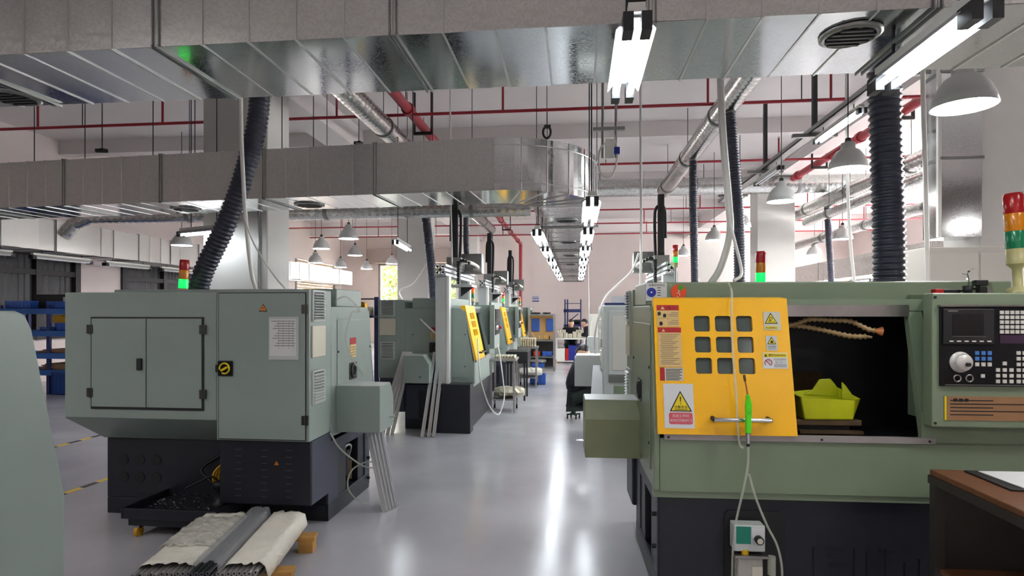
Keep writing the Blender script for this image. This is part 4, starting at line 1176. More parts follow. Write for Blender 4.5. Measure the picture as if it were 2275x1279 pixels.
# --- gantry loaders
def gantry(label, x, y, flip=1, L=2.1, base=.6, plinth=False):
    t = thing('gantry_loader', label, 'loader', (x, y, 0), 0, 'gantry loaders over the lathes')
    # beam: aluminium profile with slots
    bm = MB()
    s = .055
    for a in (-1, 1):
        for b in (-1, 1): bm.box(a * s - .014, a * s + .014, 0, L, 2.0 + b * s - .014, 2.0 + b * s + .014)
    bm.box(-s, s, 0, L, 1.985, 2.015).box(-.015, .015, 0, L, 2.0 - s, 2.0 + s)
    beam = bm.build('beam', M_alu, t)
    e = MB()
    for a in (-1, 1):
        for b in (-1, 1): e.cbox((a * .034, -.003, 2.0 + b * .034), (.026, .006, .026), Matrix.Rotation(PI / 4, 3, 'Y'))
    e.cbox((0, -.003, 2.0), (.03, .006, .03))
    e.build('beam_end', M_black, beam)
    for (a, w_) in ((.1, .17), (1.55 if flip > 0 else 1.7, .17)):
        MB().box(-w_ / 2, w_ / 2, a, a + .14, base, 1.93).build('post', M_greym, t, bevel=.006)
        MB().box(w_ / 2 - .03, w_ / 2 + .004, a - .004, a + .02, base, 1.93).build('post_edge', M_white, t)
    MB().box(-.12 * flip, .22 * flip, .95, 1.35, 1.83, 1.86).build('tray_plate', M_alu, t) if flip > 0 else MB().box(-.22, .12, .95, 1.35, 1.83, 1.86).build('tray_plate', M_alu, t)
    f = flip
    MB().prism([(.02 * f, 1.83), (.2 * f, 1.83), (.02 * f, 1.7)], 'y', 1.2, 1.23).build('tray_bracket', M_dark, t)
    if plinth: MB().box(-.16, .36, .06, .27, 0, .6).build('plinth', M_navy, t, bevel=.008)
    # carriage and vertical arm
    c = MB().box(-.1, .1, .8, 1.1, 2.06, 2.22).build('carriage', M_seamd, t, bevel=.006)
    MB().box(-.04, .04, .86, .94, 2.1, 3.02).build('vertical_arm', M_dark, t, bevel=.004)
    P = spline([(.07 * f, .9, 2.2), (.08 * f, .9, 2.7), (.06 * f, .9, 2.84), (.0, .9, 2.88), (-.05 * f, .9, 2.8), (-.06 * f, .9, 2.45)], 8)
    MB().tube(P, .02, 8).build('cable_loop', M_black, t)
    MB().box(.11 * min(f, 0) * 3 + (.02 if f > 0 else .0), .11 * max(f, 0) * 3 + (-.02 if f < 0 else .0), 1.15, 1.35, 2.02, 2.3).build('motor_box', M_seamd, t, bevel=.006)
    # cable chain: links along an arc
    link = None
    for k in range(14):
        a = -PI / 2 + k * PI / 9
        if k < 10: p = (.12 * f, .55 + .0 * k, 1.86 + .03 * k); r_ = 0
        else: p = (.12 * f + f * .035 * (k - 9), .55, 2.13 + .012 * math.sin((k - 9) * .9) * 2); r_ = PI / 2
        if link is None:
            link = MB().box(-.018, .018, -.05, .05, -.012, .012).build('chain_link', M_black, t); link.location = p; link.rotation_euler = (0, r_, 0)
        else: inst(link, t, p, (0, r_, 0))
    MB().tube(spline([(.14 * f, .55, 2.12), (.24 * f, .7, 2.14), (.3 * f, 1.0, 2.1), (.22 * f, 1.15, 2.08)], 6), .022, 8).build('white_cable_guide', M_white, t)
    return t
gantry('gantry loader over the nearest lathe of the left row', -1.645, 7.14, plinth=True)
gantry('gantry loader over the second lathe of the left row', -1.7, 10.75)
gantry('gantry loader over the farthest lathe of the left row', -1.66, 14.1)
gantry('gantry loader over the right row', 1.1, 7.1, -1, base=1.56)

# --- signal towers
stack_light(2.235, 3.3, 1.585, 'big unlit signal tower at the right picture edge', None, 1.28, -.05)
stack_light(1.15, 3.9, 1.62, 'signal tower with green light behind the yellow door machine', 'g', .9, 0, False)
stack_light(-3.18, 4.55, 1.62, 'signal tower with green light beside the big black hose', 'g', 1.05, .06, False)
stack_light(1.11, 6.9, 1.56, 'signal tower with green light under the right gantry arm', 'g', .9, pole=.32)
stack_light(-1.55, 8.9, 1.53, 'signal tower glowing red on the nearest lathe of the left row', 'r', .9)
stack_light(-1.55, 12.7, 1.53, 'signal tower glowing green on the second left lathe', 'g', .9)
stack_light(-1.5, 15.9, 1.53, 'unlit slim signal tower on the farthest left lathe', None, .9)

# ================================================================== HOSES AND CONDUITS
def corr_hose(label, pts, r, pitch=.037, clamp=True):
    P = resample(spline(pts, 12), pitch / 4)
    t = thing('extraction_hose', label, 'hose', tuple(P[0]), 0, 'black corrugated extraction hoses', world=True)
    MB().tube(P, r, 14, rf=lambda i: r * (1.03, .95, .87, .95)[i % 4]).build('hose', M_hose, t)
    for k in (0, -1):
        a = P[k]; b = P[2] if k == 0 else P[-3]
        MB().cyl(a, b, r * 1.06, n=16).build('hose_clamp', M_seamd, t)
    return t
corr_hose('thick black corrugated hose curving up from the near left lathe', [(-3.2, 4.75, 1.6), (-3.12, 4.75, 1.85), (-2.9, 4.72, 2.25), (-2.72, 4.7, 2.7), (-2.62, 4.72, 3.2), (-2.7, 4.8, 3.8), (-2.88, 4.9, 4.15)], .083)
corr_hose('thick dark blue corrugated hose rising straight from the near right lathe', [(1.835, 3.75, 1.6), (1.835, 3.75, 1.9), (1.815, 3.74, 2.4), (1.8, 3.73, 3.0), (1.9, 3.9, 3.8), (2.02, 4.05, 4.15)], .088)
corr_hose('dark hose hanging from the bright spiral duct, right of the white conduit', [(2.15, 8.2, 1.6), (2.14, 8.2, 2.6), (2.08, 8.2, 3.4), (2.02, 8.2, 4.13)], .075)
corr_hose('dark hose hanging from the bright spiral duct, left of the white conduit', [(2.06, 10.7, 1.6), (2.04, 10.7, 2.6), (2.02, 10.7, 3.4), (2.02, 10.7, 4.13)], .07)
corr_hose('black hose in front of the distant middle pillar', [(-2.62, 10.9, 1.54), (-2.68, 10.9, 2.3), (-2.78, 10.9, 3.2), (-2.9, 10.9, 4.13)], .085)
corr_hose('thin black hose behind the left gantry arm', [(-2.85, 15.6, 1.6), (-2.85, 15.6, 2.4), (-2.9, 15.6, 3.3), (-2.9, 15.6, 4.13)], .075)
corr_hose('farthest black hose hanging from the left spiral duct', [(-2.8, 20.2, 1.5), (-2.85, 20.2, 2.4), (-2.9, 20.2, 3.3), (-2.9, 20.2, 4.13)], .075)
corr_hose('thin black hose right of the right pillar', [(6.1, 15.0, .02), (6.05, 15.0, 2.0), (5.98, 15.0, 3.3), (5.95, 15.0, 3.97)], .075)
corr_hose('black hose beside the vertical duct riser', [(5.9, 10.1, .02), (5.88, 10.1, 2.0), (5.9, 10.1, 3.3), (5.95, 10.1, 3.97)], .08)

def conduit(label, pts, r, m=M_white, name='conduit', cat='conduit', per=8):
    o = MB().tube(spline(pts, per), r, 10).build(name, m)
    return tag(o, label, cat)
conduit('thick white conduit leaning down to the near right lathe', [(.83, 3.62, ZC), (.83, 3.62, 4.2), (.832, 3.62, 3.2), (.85, 3.62, 2.6), (.885, 3.62, 2.15), (.895, 3.63, 1.95), (.85, 3.66, 1.76), (.8, 3.7, 1.66)], .021)
conduit('thin white cable from the leaning conduit down to the yellow door', [(.89, 3.6, 2.0), (.91, 3.56, 1.88), (.92, 3.48, 1.74), (.9, 3.42, 1.69), (.86, 3.4, 1.665)], .009, name='cable', cat='cable')
conduit('thin white conduit hanging just right of the aisle', [(.72, 6.9, ZC), (.725, 6.9, 3.5), (.73, 6.9, 2.4), (.72, 6.9, 1.7)], .014)
conduit('white air line drooping from the gantry to the grey machine', [(.7, 6.88, 2.15), (.62, 6.85, 1.95), (.45, 6.8, 1.78), (.33, 6.75, 1.66), (.26, 6.7, 1.5), (.2, 6.72, 1.2), (.21, 6.75, 1.02)], .011, name='air_line', cat='hose')
conduit('white conduit hanging in front of the left pillar', [(-2.62, 4.45, ZC), (-2.62, 4.45, 3.8), (-2.62, 4.45, 3.0), (-2.6, 4.45, 2.5), (-2.58, 4.46, 2.15), (-2.55, 4.48, 1.8), (-2.52, 4.5, 1.66)], .016)
conduit('thin white cable swinging from the left conduit to the electrical cabinet', [(-2.6, 4.45, 2.25), (-2.5, 4.4, 2.05), (-2.35, 4.3, 1.88), (-2.2, 4.2, 1.74), (-2.08, 4.1, 1.66)], .006, name='cable', cat='cable')
conduit('grey conduit strip running down the face of the left pillar', [(-4.13, 7.43, 1.2), (-4.13, 7.43, 3), (-4.13, 7.43, ZC)], .013, M_seamd)
conduit('pale conduit dropping at right behind the second bell lamp', [(3.66, 8.6, ZC), (3.67, 8.6, 3.5), (3.7, 8.6, 2.6), (3.76, 8.6, 1.9)], .02)
conduit('pale conduit dropping beside the thick blue hose at right', [(3.44, 6.4, ZC), (3.45, 6.4, 3.8), (3.47, 6.4, 3.0), (3.5, 6.4, 1.6)], .022)
conduit('slim pale conduit over the left gantry beam', [(-1.66, 7.8, ZC), (-1.66, 7.8, 3.5), (-1.64, 7.8, 2.3), (-1.64, 7.8, 2.05)], .01)
conduit('thin white cable hanging beside the long duct', [(.35, 19, ZC), (.36, 19, 3.5), (.38, 19, 2.0), (.4, 19, .9)], .02)
conduit('white cable drooping past the middle pillar to the left lathe', [(-3.92, 15.9, 4.3), (-3.9, 15.6, 3.0), (-3.85, 14, 2.2), (-3.3, 11, 1.9), (-2.4, 8.2, 1.62), (-1.9, 7.35, 1.35), (-1.6, 7.3, 1.1)], .011, name='cable', cat='cable')
# cable tray high on the right
t = thing('cable_tray', 'grey cable tray hung below the ceiling on the right', 'cable tray', (3.32, 0, 3.98))
MB().box(-.08, .08, 5.6, 14.2, 0, .012).box(-.08, -.07, 5.6, 14.2, 0, .07).box(.07, .08, 5.6, 14.2, 0, .07).build('tray', M_seamd, t)
for y in (6.6, 8.8, 11.0, 13.2):
    MB().box(-.3, .3, y - .03, y + .03, -.05, -.0).build('cross_arm', M_seamd, t)
    MB().box(-.03, .03, y - .03, y + .03, 0, ZC - 3.98).build('hanger', M_dark, t)
# thin ladder of conduits and junction boxes above the aisle
t = thing('drop_frame', 'ladder-like cable drop with sockets above the right end of the middle duct', 'cable drop', (.24, 5.55, 2.9), world=False)
for x in (.0, .12): MB().cyl((x, 0, .0), (x, 0, ZC - 2.9), .012, n=8).build('upright', M_seamd, t)
for z in (.25, .75, 1.2): MB().box(-.09, .2, -.02, .02, z, z + .03).build('cross_bar', M_seamd, t)
MB().box(.02, .1, -.06, -.02, -.02, .16).build('socket_box', M_white, t, bevel=.004)
MB().box(.1, .15, -.07, -.02, .02, .08).build('blue_plug', M_bluep, t)
MB().tube(spline([(.06, -.04, .16), (-.03, -.06, .05), (-.02, -.05, -.15), (.08, -.05, -.18), (.13, -.05, 0), (.1, -.05, .2)], 8), .009, 6).build('coiled_cable', M_white, t)
# small things on the ceiling
for k, (x, y, z, lab) in enumerate([(-.45, 9.2, 4.3, 'black coiled cable reel hanging above the elbow of the middle duct'), (-5.9, 6.9, 3.5, 'small dark camera above the left end of the middle duct'), (-3.1, 8.3, 3.9, 'small dark camera above the middle duct beside the left spiral duct')]):
    t = thing('cable_reel' if k == 0 else 'ceiling_camera', lab, 'reel' if k == 0 else 'camera', (x, y, z))
    MB().cyl((0, 0, .02), (0, 0, ZC - z), .006, n=6).build('hanger', M_dark, t)
    if k == 0:
        MB().tube([(.06 * math.cos(a * PI / 8), 0, .09 * math.sin(a * PI / 8) - .06) for a in range(17)], .018, 6).build('coil', M_black, t)
        MB().box(-.04, .06, -.03, .03, .0, .05).build('housing', M_dark, t, bevel=.006)
    else:
        MB().cyl((-.04, -.06, -.01), (.03, .05, .01), .025, n=10).build('camera_body', M_black, t)
        MB().box(-.02, .03, -.02, .02, .0, .03).build('mount', M_dark, t)

# air line, blow gun and tubes at the near right lathe
t = thing('blow_gun', 'bright green air blow gun hanging on the yellow door handle', 'air gun', (0, 0, 0), 0)
def W(x, y, z):
    c, s = math.cos(RA), math.sin(RA)
    return Vector((RX + x * c - y * s, RY + x * s + y * c, z))
g = W(.44, -.09, .9); t.location = g
MB().prism([(-.012, .0), (.012, .0), (.014, .08), (.016, .14), (.004, .19), (-.008, .19), (-.014, .13)], 'y', -.014, .014).build('gun_body', M_lime, t, bevel=.005)
MB().cyl((.002, -.018, .115), (.002, .0, .115), .01, n=10).build('trigger_pivot', M_lime, t)
MB().tube(spline([(-.002, 0, .185), (-.008, 0, .225), (-.014, 0, .255), (-.018, 0, .275)], 5), .004, 6).build('nozzle_tube', M_copper, t)
MB().cyl((-.014, 0, .255), (-.019, 0, .285), .0065, n=8).build('nozzle_tip', M_rust, t)
MB().cyl((0, 0, -.05), (0, 0, .0), .012, .013, n=10).build('coupling', M_chrome, t)
MB().cyl((0, 0, -.065), (0, 0, -.05), .008, n=10).build('plug_nipple', M_dark, t)
o = MB().tube(spline([W(.445, .28, 1.655), W(.42, .12, 1.6), W(.405, .07, 1.5), W(.4, .03, 1.3), W(.402, -.02, 1.1), W(.4, -.055, .93), W(.41, -.055, .84), W(.425, -.06, .82)], 8), .0062, 8).build('air_hose', M_clear)
tag(o, 'clear air tube hanging down over the yellow door', 'hose')
MB
o = MB().tube(spline([W(.44, -.09, .84), W(.44, -.085, .74), W(.42, -.08, .62), W(.39, -.06, .45), W(.375, -.06, .3), W(.38, -.03, .17), W(.38, 0, .1)], 8), .006, 8).build('air_hose', M_clear)
tag(o, 'clear tube from the blow gun down to the oil pump, left one', 'hose')
o = MB().tube(spline([W(.445, -.088, .7), W(.48, -.08, .58), W(.54, -.06, .44), W(.59, -.055, .34), W(.615, -.05, .22), W(.615, -.03, .08), W(.6, .0, .02)], 8), .006, 8).build('air_hose', M_clear)
tag(o, 'clear tube from the blow gun down to the recess, right one', 'hose')
# tubes at the near left lathe
o = MB().tube(spline([(-1.76, 4.2, 1.57), (-1.68, 4.25, 1.6), (-1.62, 4.35, 1.5), (-1.66, 4.3, 1.48), (-1.7, 4.28, 1.3), (-1.68, 4.35, 1.15), (-1.62, 4.45, 1.0)], 8), .007, 8).build('air_hose', M_clear)
tag(o, 'thin clear tube hanging on the end of the near left lathe', 'hose')
o = MB().tube(spline([(-1.72, 4.05, .64), (-1.7, 4.15, .52), (-1.66, 4.3, .4), (-1.6, 4.45, .3), (-1.52, 4.6, .27), (-1.6, 4.5, .33), (-1.68, 4.35, .3), (-1.69, 4.3, .18), (-1.64, 4.4, .05), (-1.6, 4.48, .012)], 8), .007, 8).build('air_hose', M_clear)
tag(o, 'clear tube looping to the floor beside the near left lathe', 'hose')
o = MB().tube(spline([(-1.24, 7.48, 1.15), (-1.22, 7.45, .8), (-1.2, 7.5, .6), (-1.12, 7.6, .3), (-1.03, 7.9, .12), (-.98, 8.1, .3), (-1.0, 8.2, .5), (-1.06, 8.25, .9), (-1.1, 8.25, 1.05)], 8), .009, 8).build('air_hose', M_white)
tag(o, 'white air tube looping in front of the nearest left row lathe', 'hose')

# aluminium bars leaning against the machines: each a slotted profile
bar0 = None
def alu_bar(p0, p1, label, group):
    global bar0
    p0 = Vector(p0); p1 = Vector(p1); L = (p1 - p0).length
    if bar0 is None:
        q = MB()
        for a in (-1, 1):
            for b in (-1, 1): q.box(a * .013 - .005, a * .013 + .005, b * .013 - .005, b * .013 + .005, 0, 1)
        q.box(-.012, .012, -.012, .012, 0, 1)
        o = q.build('aluminium_bar', M_alu); bar0 = o; o.location = p0
    else:
        o = bar0.copy(); COL.objects.link(o)
    o.location = p0
    o.rotation_mode = 'QUATERNION'
    o.rotation_quaternion = Vector((0, 0, 1)).rotation_difference((p1 - p0).normalized())
    o.scale = (1, 1, L)
    return tag(o, label, 'metal bar', group)
for k in range(4):
    alu_bar((-1.42 + .012 * k, 4.35 + .04 * k, 0), (-1.6 + .015 * k, 4.45 + .04 * k, .66), ['first', 'second', 'third', 'fourth', 'fifth', 'sixth'][k] + ' aluminium bar from the left, leaning under the near left parts box', 'bars under the near left parts box')
for k in range(4):
    alu_bar((-2.38 + .052 * k, 7.0 + .02 * k, 0), (-2.16 + .03 * k, 7.36, .98), ['first', 'second', 'third', 'fourth', 'fifth', 'sixth'][k] + ' aluminium bar from the left, leaning left of the left row parts box', 'bars left of the left row parts box')
for k in range(3):
    alu_bar((-1.82 + .055 * k + (.02 if k else 0), 6.95 + .02 * k, 0), (-1.76 + .055 * k, 7.34, .98), ['first', 'second', 'third', 'fourth', 'fifth', 'sixth'][k] + ' aluminium bar from the left, right of the left row parts box', 'bars right of the left row parts box')
for k in range(4):
    alu_bar((.12 + .04 * k, 6.3, .0), (.2 + .03 * k, 6.62, .9), ['first', 'second', 'third', 'fourth', 'fifth', 'sixth'][k] + ' aluminium bar from the left, leaning on the grey machine box', 'bars at the grey machine')

# ================================================================== ROD BUNDLES ON A PALLET
BA = math.radians(11)
def BW(u, v, z):      # u along the rods, v across
    return Vector((-2.24 + v * math.cos(BA) - u * math.sin(BA), 2.80 + v * math.sin(BA) + u * math.cos(BA), z))
t = thing('pallet', 'small wooden pallet under the wrapped steel rods', 'pallet', tuple(BW(0, 0, 0)), BA)
for y in (.12, .62):
    MB().box(-.02, .76, y, y + .09, .075, .1).build('deck_board', M_pallet, t, bevel=.003)
for x in (.02, .34, .66): 
    for y in (.12, .62): MB().box(x, x + .09, y, y + .09, .0, .075).build('block', M_pallet, t, bevel=.003)
rod0 = None
def rod(u0, v, z, m, label, group, L=.82, r=.0125):
    global rod0
    if rod0 is None or m not in rod0:
        if rod0 is None: rod0 = {}
        root = thing('steel_rod', label, 'rod', tuple(BW(u0, v, z)), BA, group)
        MB().lathe([(r * .45, 0), (r, 0), (r, L), (r * .45, L), (r * .45, 0)], 10, smooth=False).xf(Matrix.Rotation(-PI / 2, 4, 'X')).build('rod_tube', m, root)
        MB().lathe([(0, .004), (r * .5, .004)], 10).xf(Matrix.Rotation(-PI / 2, 4, 'X')).build('bore', M_black, root)
        rod0[m] = root
    else:
        root = copy_tree(rod0[m]); root.location = BW(u0, v, z); tag(root, label, 'rod', group)
for row in range(3):
    for k in range(11 - row % 2):
        rod(random.uniform(-.01, .015), .014 + k * .0262 + (row % 2) * .013, .113 + row * .0225, M_rod, 'steel rod with a bored end in the left foam-wrapped bundle', 'rods of the left bundle')
for row in range(3):
    for k in range(8 - row % 2):
        rod(-.015 + random.uniform(-.008, .01), .43 + k * .0262 + (row % 2) * .013, .113 + row * .0225, M_rod, 'steel rod with a bored end in the right foam-wrapped bundle', 'rods of the right bundle')
for row in range(4):
    for k in range(5 - row % 2):
        rod(-.05 + random.uniform(-.01, .01), .305 + k * .0258 + (row % 2) * .013, .113 + row * .0225, M_chromed, 'bare shiny rod in the film-wrapped middle bundle', 'rods of the middle bundle', L=.9)
def wrap(v0, v1, z, u0, u1, m, label, seed, amp=.008, side=.05):
    rnd = random.Random(seed)
    nu, nv = 26, 14
    vs = []; fs = []
    for i in range(nu + 1):
        for j in range(nv + 1):
            fu = i / nu; fv = j / nv
            v = v0 + (v1 - v0) * fv; zz = z
            e = min(fv, 1 - fv)
            if e < .12: zz -= side * (1 - e / .12) ** 1.6
            zz += rnd.uniform(-amp, amp) * (.6 if e < .05 else 1) + .004
            uu = u0 + (u1 - u0) * fu + (rnd.uniform(-.02, .02) if i in (0, nu) else 0)
            vs.append(BW(uu, v, zz))
    for i in range(nu):
        for j in range(nv):
            a = i * (nv + 1) + j
            fs.append((a, a + 1, a + nv + 2, a + nv + 1))
    o = MB(); o.add(vs, fs, True); o.v = [tuple(p) for p in o.v]
    ob = o.build('packing_sheet', m)
    sd = ob.modifiers.new('thick', 'SOLIDIFY'); sd.thickness = .003; sd.offset = 1
    return tag(ob, label, 'packing sheet')
wrap(-.012, .31, .188, .06, .84, M_wrap, 'white foam sheet wrapped over the left rod bundle', 3, .004, .075)
wrap(-.012, .31, .197, .28, .74, M_film, 'creased clear film bunched on top of the left rod bundle', 5, .012, .03)
wrap(.425, .665, .188, .03, .83, M_wrap, 'white foam sheet wrapped over the right rod bundle', 8, .004, .085)
wrap(.29, .43, .215, .0, .86, M_film2, 'clear film around the shiny middle rods', 9, .003, .06)

# floor tape
def tape(p0, p1, label):
    p0 = Vector(p0); p1 = Vector(p1); d = p1 - p0; L = d.length; n = int(L / .16); a = math.atan2(d.y, d.x)
    t = thing('floor_tape', label, 'tape', tuple(p0), a)
    ms = []
    for k in range(n):
        m = M_tape_y if k % 2 else M_tape_b
        if len(ms) < 2:
            o = MB().prism([(0, -.03), (.15, -.03), (.16, .03), (.01, .03)], 'z', .0, .0015).build('stripe', m, t); ms.append(o); o.location = (k * .16, 0, 0)
        else: inst(ms[k % 2], t, (k * .16, 0, 0))
tape((-4.2, 3.7, 0), (-4.12, 6.6, 0), 'nearer yellow and black hazard tape line on the floor')
tape((-5.72, 4.6, 0), (-5.7, 8.6, 0), 'farther yellow and black hazard tape line on the floor')

# ================================================================== FURNITURE AND SMALL THINGS
def crate(x, y, z, sx, sy_, sz, m, label, group=None, fill=None, rz=0.0):
    t = thing('crate', label, 'crate', (x, y, z), rz, group)
    o = MB(); w_ = .012
    o.box(-sx / 2, sx / 2, -sy_ / 2, sy_ / 2, 0, w_)
    o.box(-sx / 2, sx / 2, -sy_ / 2, -sy_ / 2 + w_, 0, sz).box(-sx / 2, sx / 2, sy_ / 2 - w_, sy_ / 2, 0, sz)
    o.box(-sx / 2, -sx / 2 + w_, -sy_ / 2, sy_ / 2, 0, sz).box(sx / 2 - w_, sx / 2, -sy_ / 2, sy_ / 2, 0, sz)
    o.build('bin', m, t)
    r = MB().box(-sx / 2 - .01, sx / 2 + .01, -sy_ / 2 - .012, -sy_ / 2, sz - .025, sz).box(-sx / 2 - .01, sx / 2 + .01, sy_ / 2, sy_ / 2 + .012, sz - .025, sz)
    r.box(-sx / 2 - .012, -sx / 2, -sy_ / 2, sy_ / 2, sz - .025, sz).box(sx / 2, sx / 2 + .012, -sy_ / 2, sy_ / 2, sz - .025, sz)
    r.build('rim', m, t)
    n = max(2, int(sx / .07))
    for k in range(n + 1):
        xx = -sx / 2 + sx * k / n
        MB().box(xx - .006, xx + .006, -sy_ / 2 - .009, -sy_ / 2, .01, sz - .02).build('rib', m, t)
    if fill:
        MB().box(-sx / 2 + .02, sx / 2 - .02, -sy_ / 2 + .02, sy_ / 2 - .02, .012, sz * .8).build('contents', fill, t, bevel=.01)
    return t

# blue shelf rack at the left
t = thing('storage_rack', 'bright blue steel storage rack at the left', 'rack', (-10.4, 9.8, 0))
for x in (.02, .98, 2.2):
    for y in (0, .55): MB().box(x - .03, x + .03, y - .02, y + .03, 0, 1.6).build('upright', M_navyr, t)
for k, z in enumerate((1.54, 1.14, .74, .44)):
    for y in (-.03, .56): MB().box(0, 2.2, y, y + .03, z - .1, z).build('beam', M_blue, t)
    MB().box(0, 2.2, 0, .56, z - .02, z).build('shelf', M_blue, t)
for (a, b) in ((.75, 1.1), (.35, .7)):
    MB().cyl((.98, .55, b), (2.2, .55, a), .012, n=6).build('brace', M_dark, t)
crate(-10.1, 10.05, 1.54, .5, .36, .14, M_crate, 'blue crate on the top rack shelf at the left picture edge', 'crates on the rack')
crate(-9.35, 10.05, 1.54, .34, .36, .13, M_crate, 'blue crate on the top rack shelf beside the black box', 'crates on the rack')
crate(-8.95, 10.05, 1.54, .3, .36, .08, M_crated, 'shallow dark blue crate on the top rack shelf', 'crates on the rack')
crate(-9.5, 10.05, 1.14, .3, .36, .07, M_crate, 'flat blue tray on the second rack shelf', 'crates on the rack')
crate(-9.25, 10.05, 1.14, .2, .36, .14, M_crate, 'upright blue bin on the second rack shelf below the yellow scoop', 'crates on the rack')
crate(-8.98, 10.05, 1.14, .22, .36, .17, M_redbin, 'red plastic bin on the second rack shelf', 'crates on the rack')
crate(-9.0, 10.0, 0, .62, .5, .4, M_crated, 'large dark blue crate on the floor under the rack', 'crates on the rack', M_board)
q = thing('toolbox', 'black box with a small white label on the top rack shelf', 'box', (-9.68, 10.05, 1.54))
MB().box(-.22, .5, -.02, .2, 0, .26).build('case', M_black, q, bevel=.01)
MB().box(.33, .42, -.024, -.02, .13, .21).build('white_label', M_paper, q)
q = MB().prism([(-.2, 0), (.15, 0), (.17, .03), (-.06, .14), (-.2, .12)], 'y', 0, .25).xf(Matrix.Translation((-9.3, 9.95, 1.285))).build('parts_scoop', M_yelcan, bevel=.01)
tag(q, 'yellow plastic parts scoop lying on the blue bin', 'scoop')
for k, (z, n) in enumerate(((.74, 3), (.44, 5))):
    for j in range(n):
        o = MB().cbox((-9.1 + .02 * ((j * 7) % 5 - 2), 10.05, z + .012 + j * .021), (1.1 - .05 * j, .45, .018), Matrix.Rotation(.03 * ((j * 3) % 4 - 1.5), 3, 'Z')).build('cardboard_sheet', M_board)
        tag(o, ['cardboard sheet in the thin stack on the third rack shelf', 'cardboard sheet in the thick stack on the lowest rack shelf'][k], 'cardboard', ['cardboard on the third shelf', 'cardboard on the lowest shelf'][k])

# blue frame cart behind the near left lathe
t = thing('frame_cart', 'blue post frame cart behind the near left lathe', 'cart', (-3.75, 8.4, 0))
for x in (.08, .46, .88):
    MB().box(x - .03, x + .03, -.03, .03, 0, 1.78 if x == .46 else 1.7).build('post', M_navyr, t, bevel=.004)
for z in (.3, 1.66): MB().box(.0, .9, -.01, .01, z, z + .02).build('rail', M_dark, t)
MB().box(0, .9, -.25, .25, 1.4, 1.43).build('shelf', M_navyr, t)
MB().box(0, .9, -.25, .25, .25, .28).build('lower_shelf', M_navyr, t)
for k in range(5):
    o = MB().box(-3.72 + .17 * k, -3.58 + .17 * k, 8.2, 8.36, 1.43, 1.56 + .01 * (k % 2)).build('parts_pack', M_parts, bevel=.012)
    tag(o, ['first', 'second', 'third', 'fourth', 'fifth', 'sixth'][k] + ' pale wrapped parts pack from the left on the blue frame cart', 'pack', 'packs on the blue frame cart')

# steel carts along the left row
def steel_cart(x, y, label, tz=.76):
    t = thing('steel_cart', label, 'cart', (x, y, 0), 0, 'steel carts in the aisle')
    for a in (-.17, .17):
        for b in (-.2, .2): MB().box(a - .014, a + .014, b - .014, b + .014, .0 if b < 0 else .07, tz).build('leg', M_steel, t)
    MB().box(-.2, .2, -.23, .23, tz, tz + .035).build('top', M_steel, t, bevel=.004)
    MB().box(-.17, .17, -.2, .2, .18, .2).build('lower_shelf', M_steel, t)
    for a in (-.17, .17): MB().cyl((a - .012, .2, .035), (a + .012, .2, .035), .035, n=12).build('caster', M_black, t)
    return t
steel_cart(-1.08, 8.95, 'steel cart with a pale tray on top, nearest in the aisle')
steel_cart(-.95, 11.85, 'steel cart carrying a block of white parts, second in the aisle')
def parts_block(x, y, z, nx, ny, nz, label, s=.045, m=None):
    t = thing('parts_block', label, 'parts block', (x, y, z))
    p0 = None
    for k in range(nz):
        for i in range(nx):
            for j in range(ny):
                loc = ((i - nx / 2 + .5) * s, (j - ny / 2 + .5) * s, k * s * .95)
                if p0 is None:
                    p0 = MB().lathe([(0, 0), (s * .4, 0), (s * .47, s * .15), (s * .47, s * .8), (s * .3, s * .93), (0, s * .93)], 8).build('turned_part', m or M_parts, t); p0.location = loc
                else: inst(p0, t, loc)
    return t
parts_block(-1.06, 8.95, .795, 7, 5, 1, 'flat layer of turned parts on the nearest steel cart')
parts_block(-.95, 11.82, .795, 7, 4, 4, 'white block of stacked turned parts on the second steel cart')
def wrapped(x, y, z, sx, sy_, sz, label, seed, m=None):
    rnd = random.Random(seed); o = MB(); n = 10; k_ = 10
    vs = []; fs = []
    for i in range(n + 1):
        for j in range(k_):
            a = 2 * PI * j / k_
            f = 1 - .35 * abs(2 * i / n - 1) ** 4
            vs.append((x + (i / n - .5) * sx, y + math.cos(a) * sy_ / 2 * f * rnd.uniform(.88, 1.05), z + sz / 2 + max(-sz / 2, math.sin(a) * sz / 2 * f * rnd.uniform(.85, 1.08))))
    for i in range(n):
        for j in range(k_): fs.append((i * k_ + j, (i + 1) * k_ + j, (i + 1) * k_ + (j + 1) % k_, i * k_ + (j + 1) % k_))
    o.add(vs, fs); o.add(vs[:k_], [tuple(range(k_ - 1, -1, -1))]) if False else None
    o.add([vs[i] for i in range(k_)], [tuple(range(k_))]); o.add([vs[n * k_ + i] for i in range(k_)], [tuple(range(k_ - 1, -1, -1))])
    return tag(o.build('wrapped_bundle', m or M_wrap), label, 'bundle')
wrapped(-1.0, 8.95, .2, .45, .25, .17, 'yellowish wrapped bundle on the lower shelf of the nearest cart', 1, M_parts)
wrapped(-.9, 11.85, .2, .45, .25, .18, 'pale wrapped bundle on the lower shelf of the second cart', 2)
crate(-.78, 12.3, 0, .3, .3, .2, M_crate, 'blue crate on the floor behind the second cart')
q = MB().box(-1.17, -.8, 9.9, 10.5, .62, .82).build('drip_tray', M_black, bevel=.01); tag(q, 'black drip tray fixed between the two steel carts', 'tray')
t = thing('drip_tray_stand', 'dark stand under the black drip tray', 'stand', (-1.0, 10.2, 0))
for a in (-.14, .14):
    for b in (-.25, .25): MB().box(a - .015, a + .015, b - .015, b + .015, 0, .62).build('leg', M_dark, t)

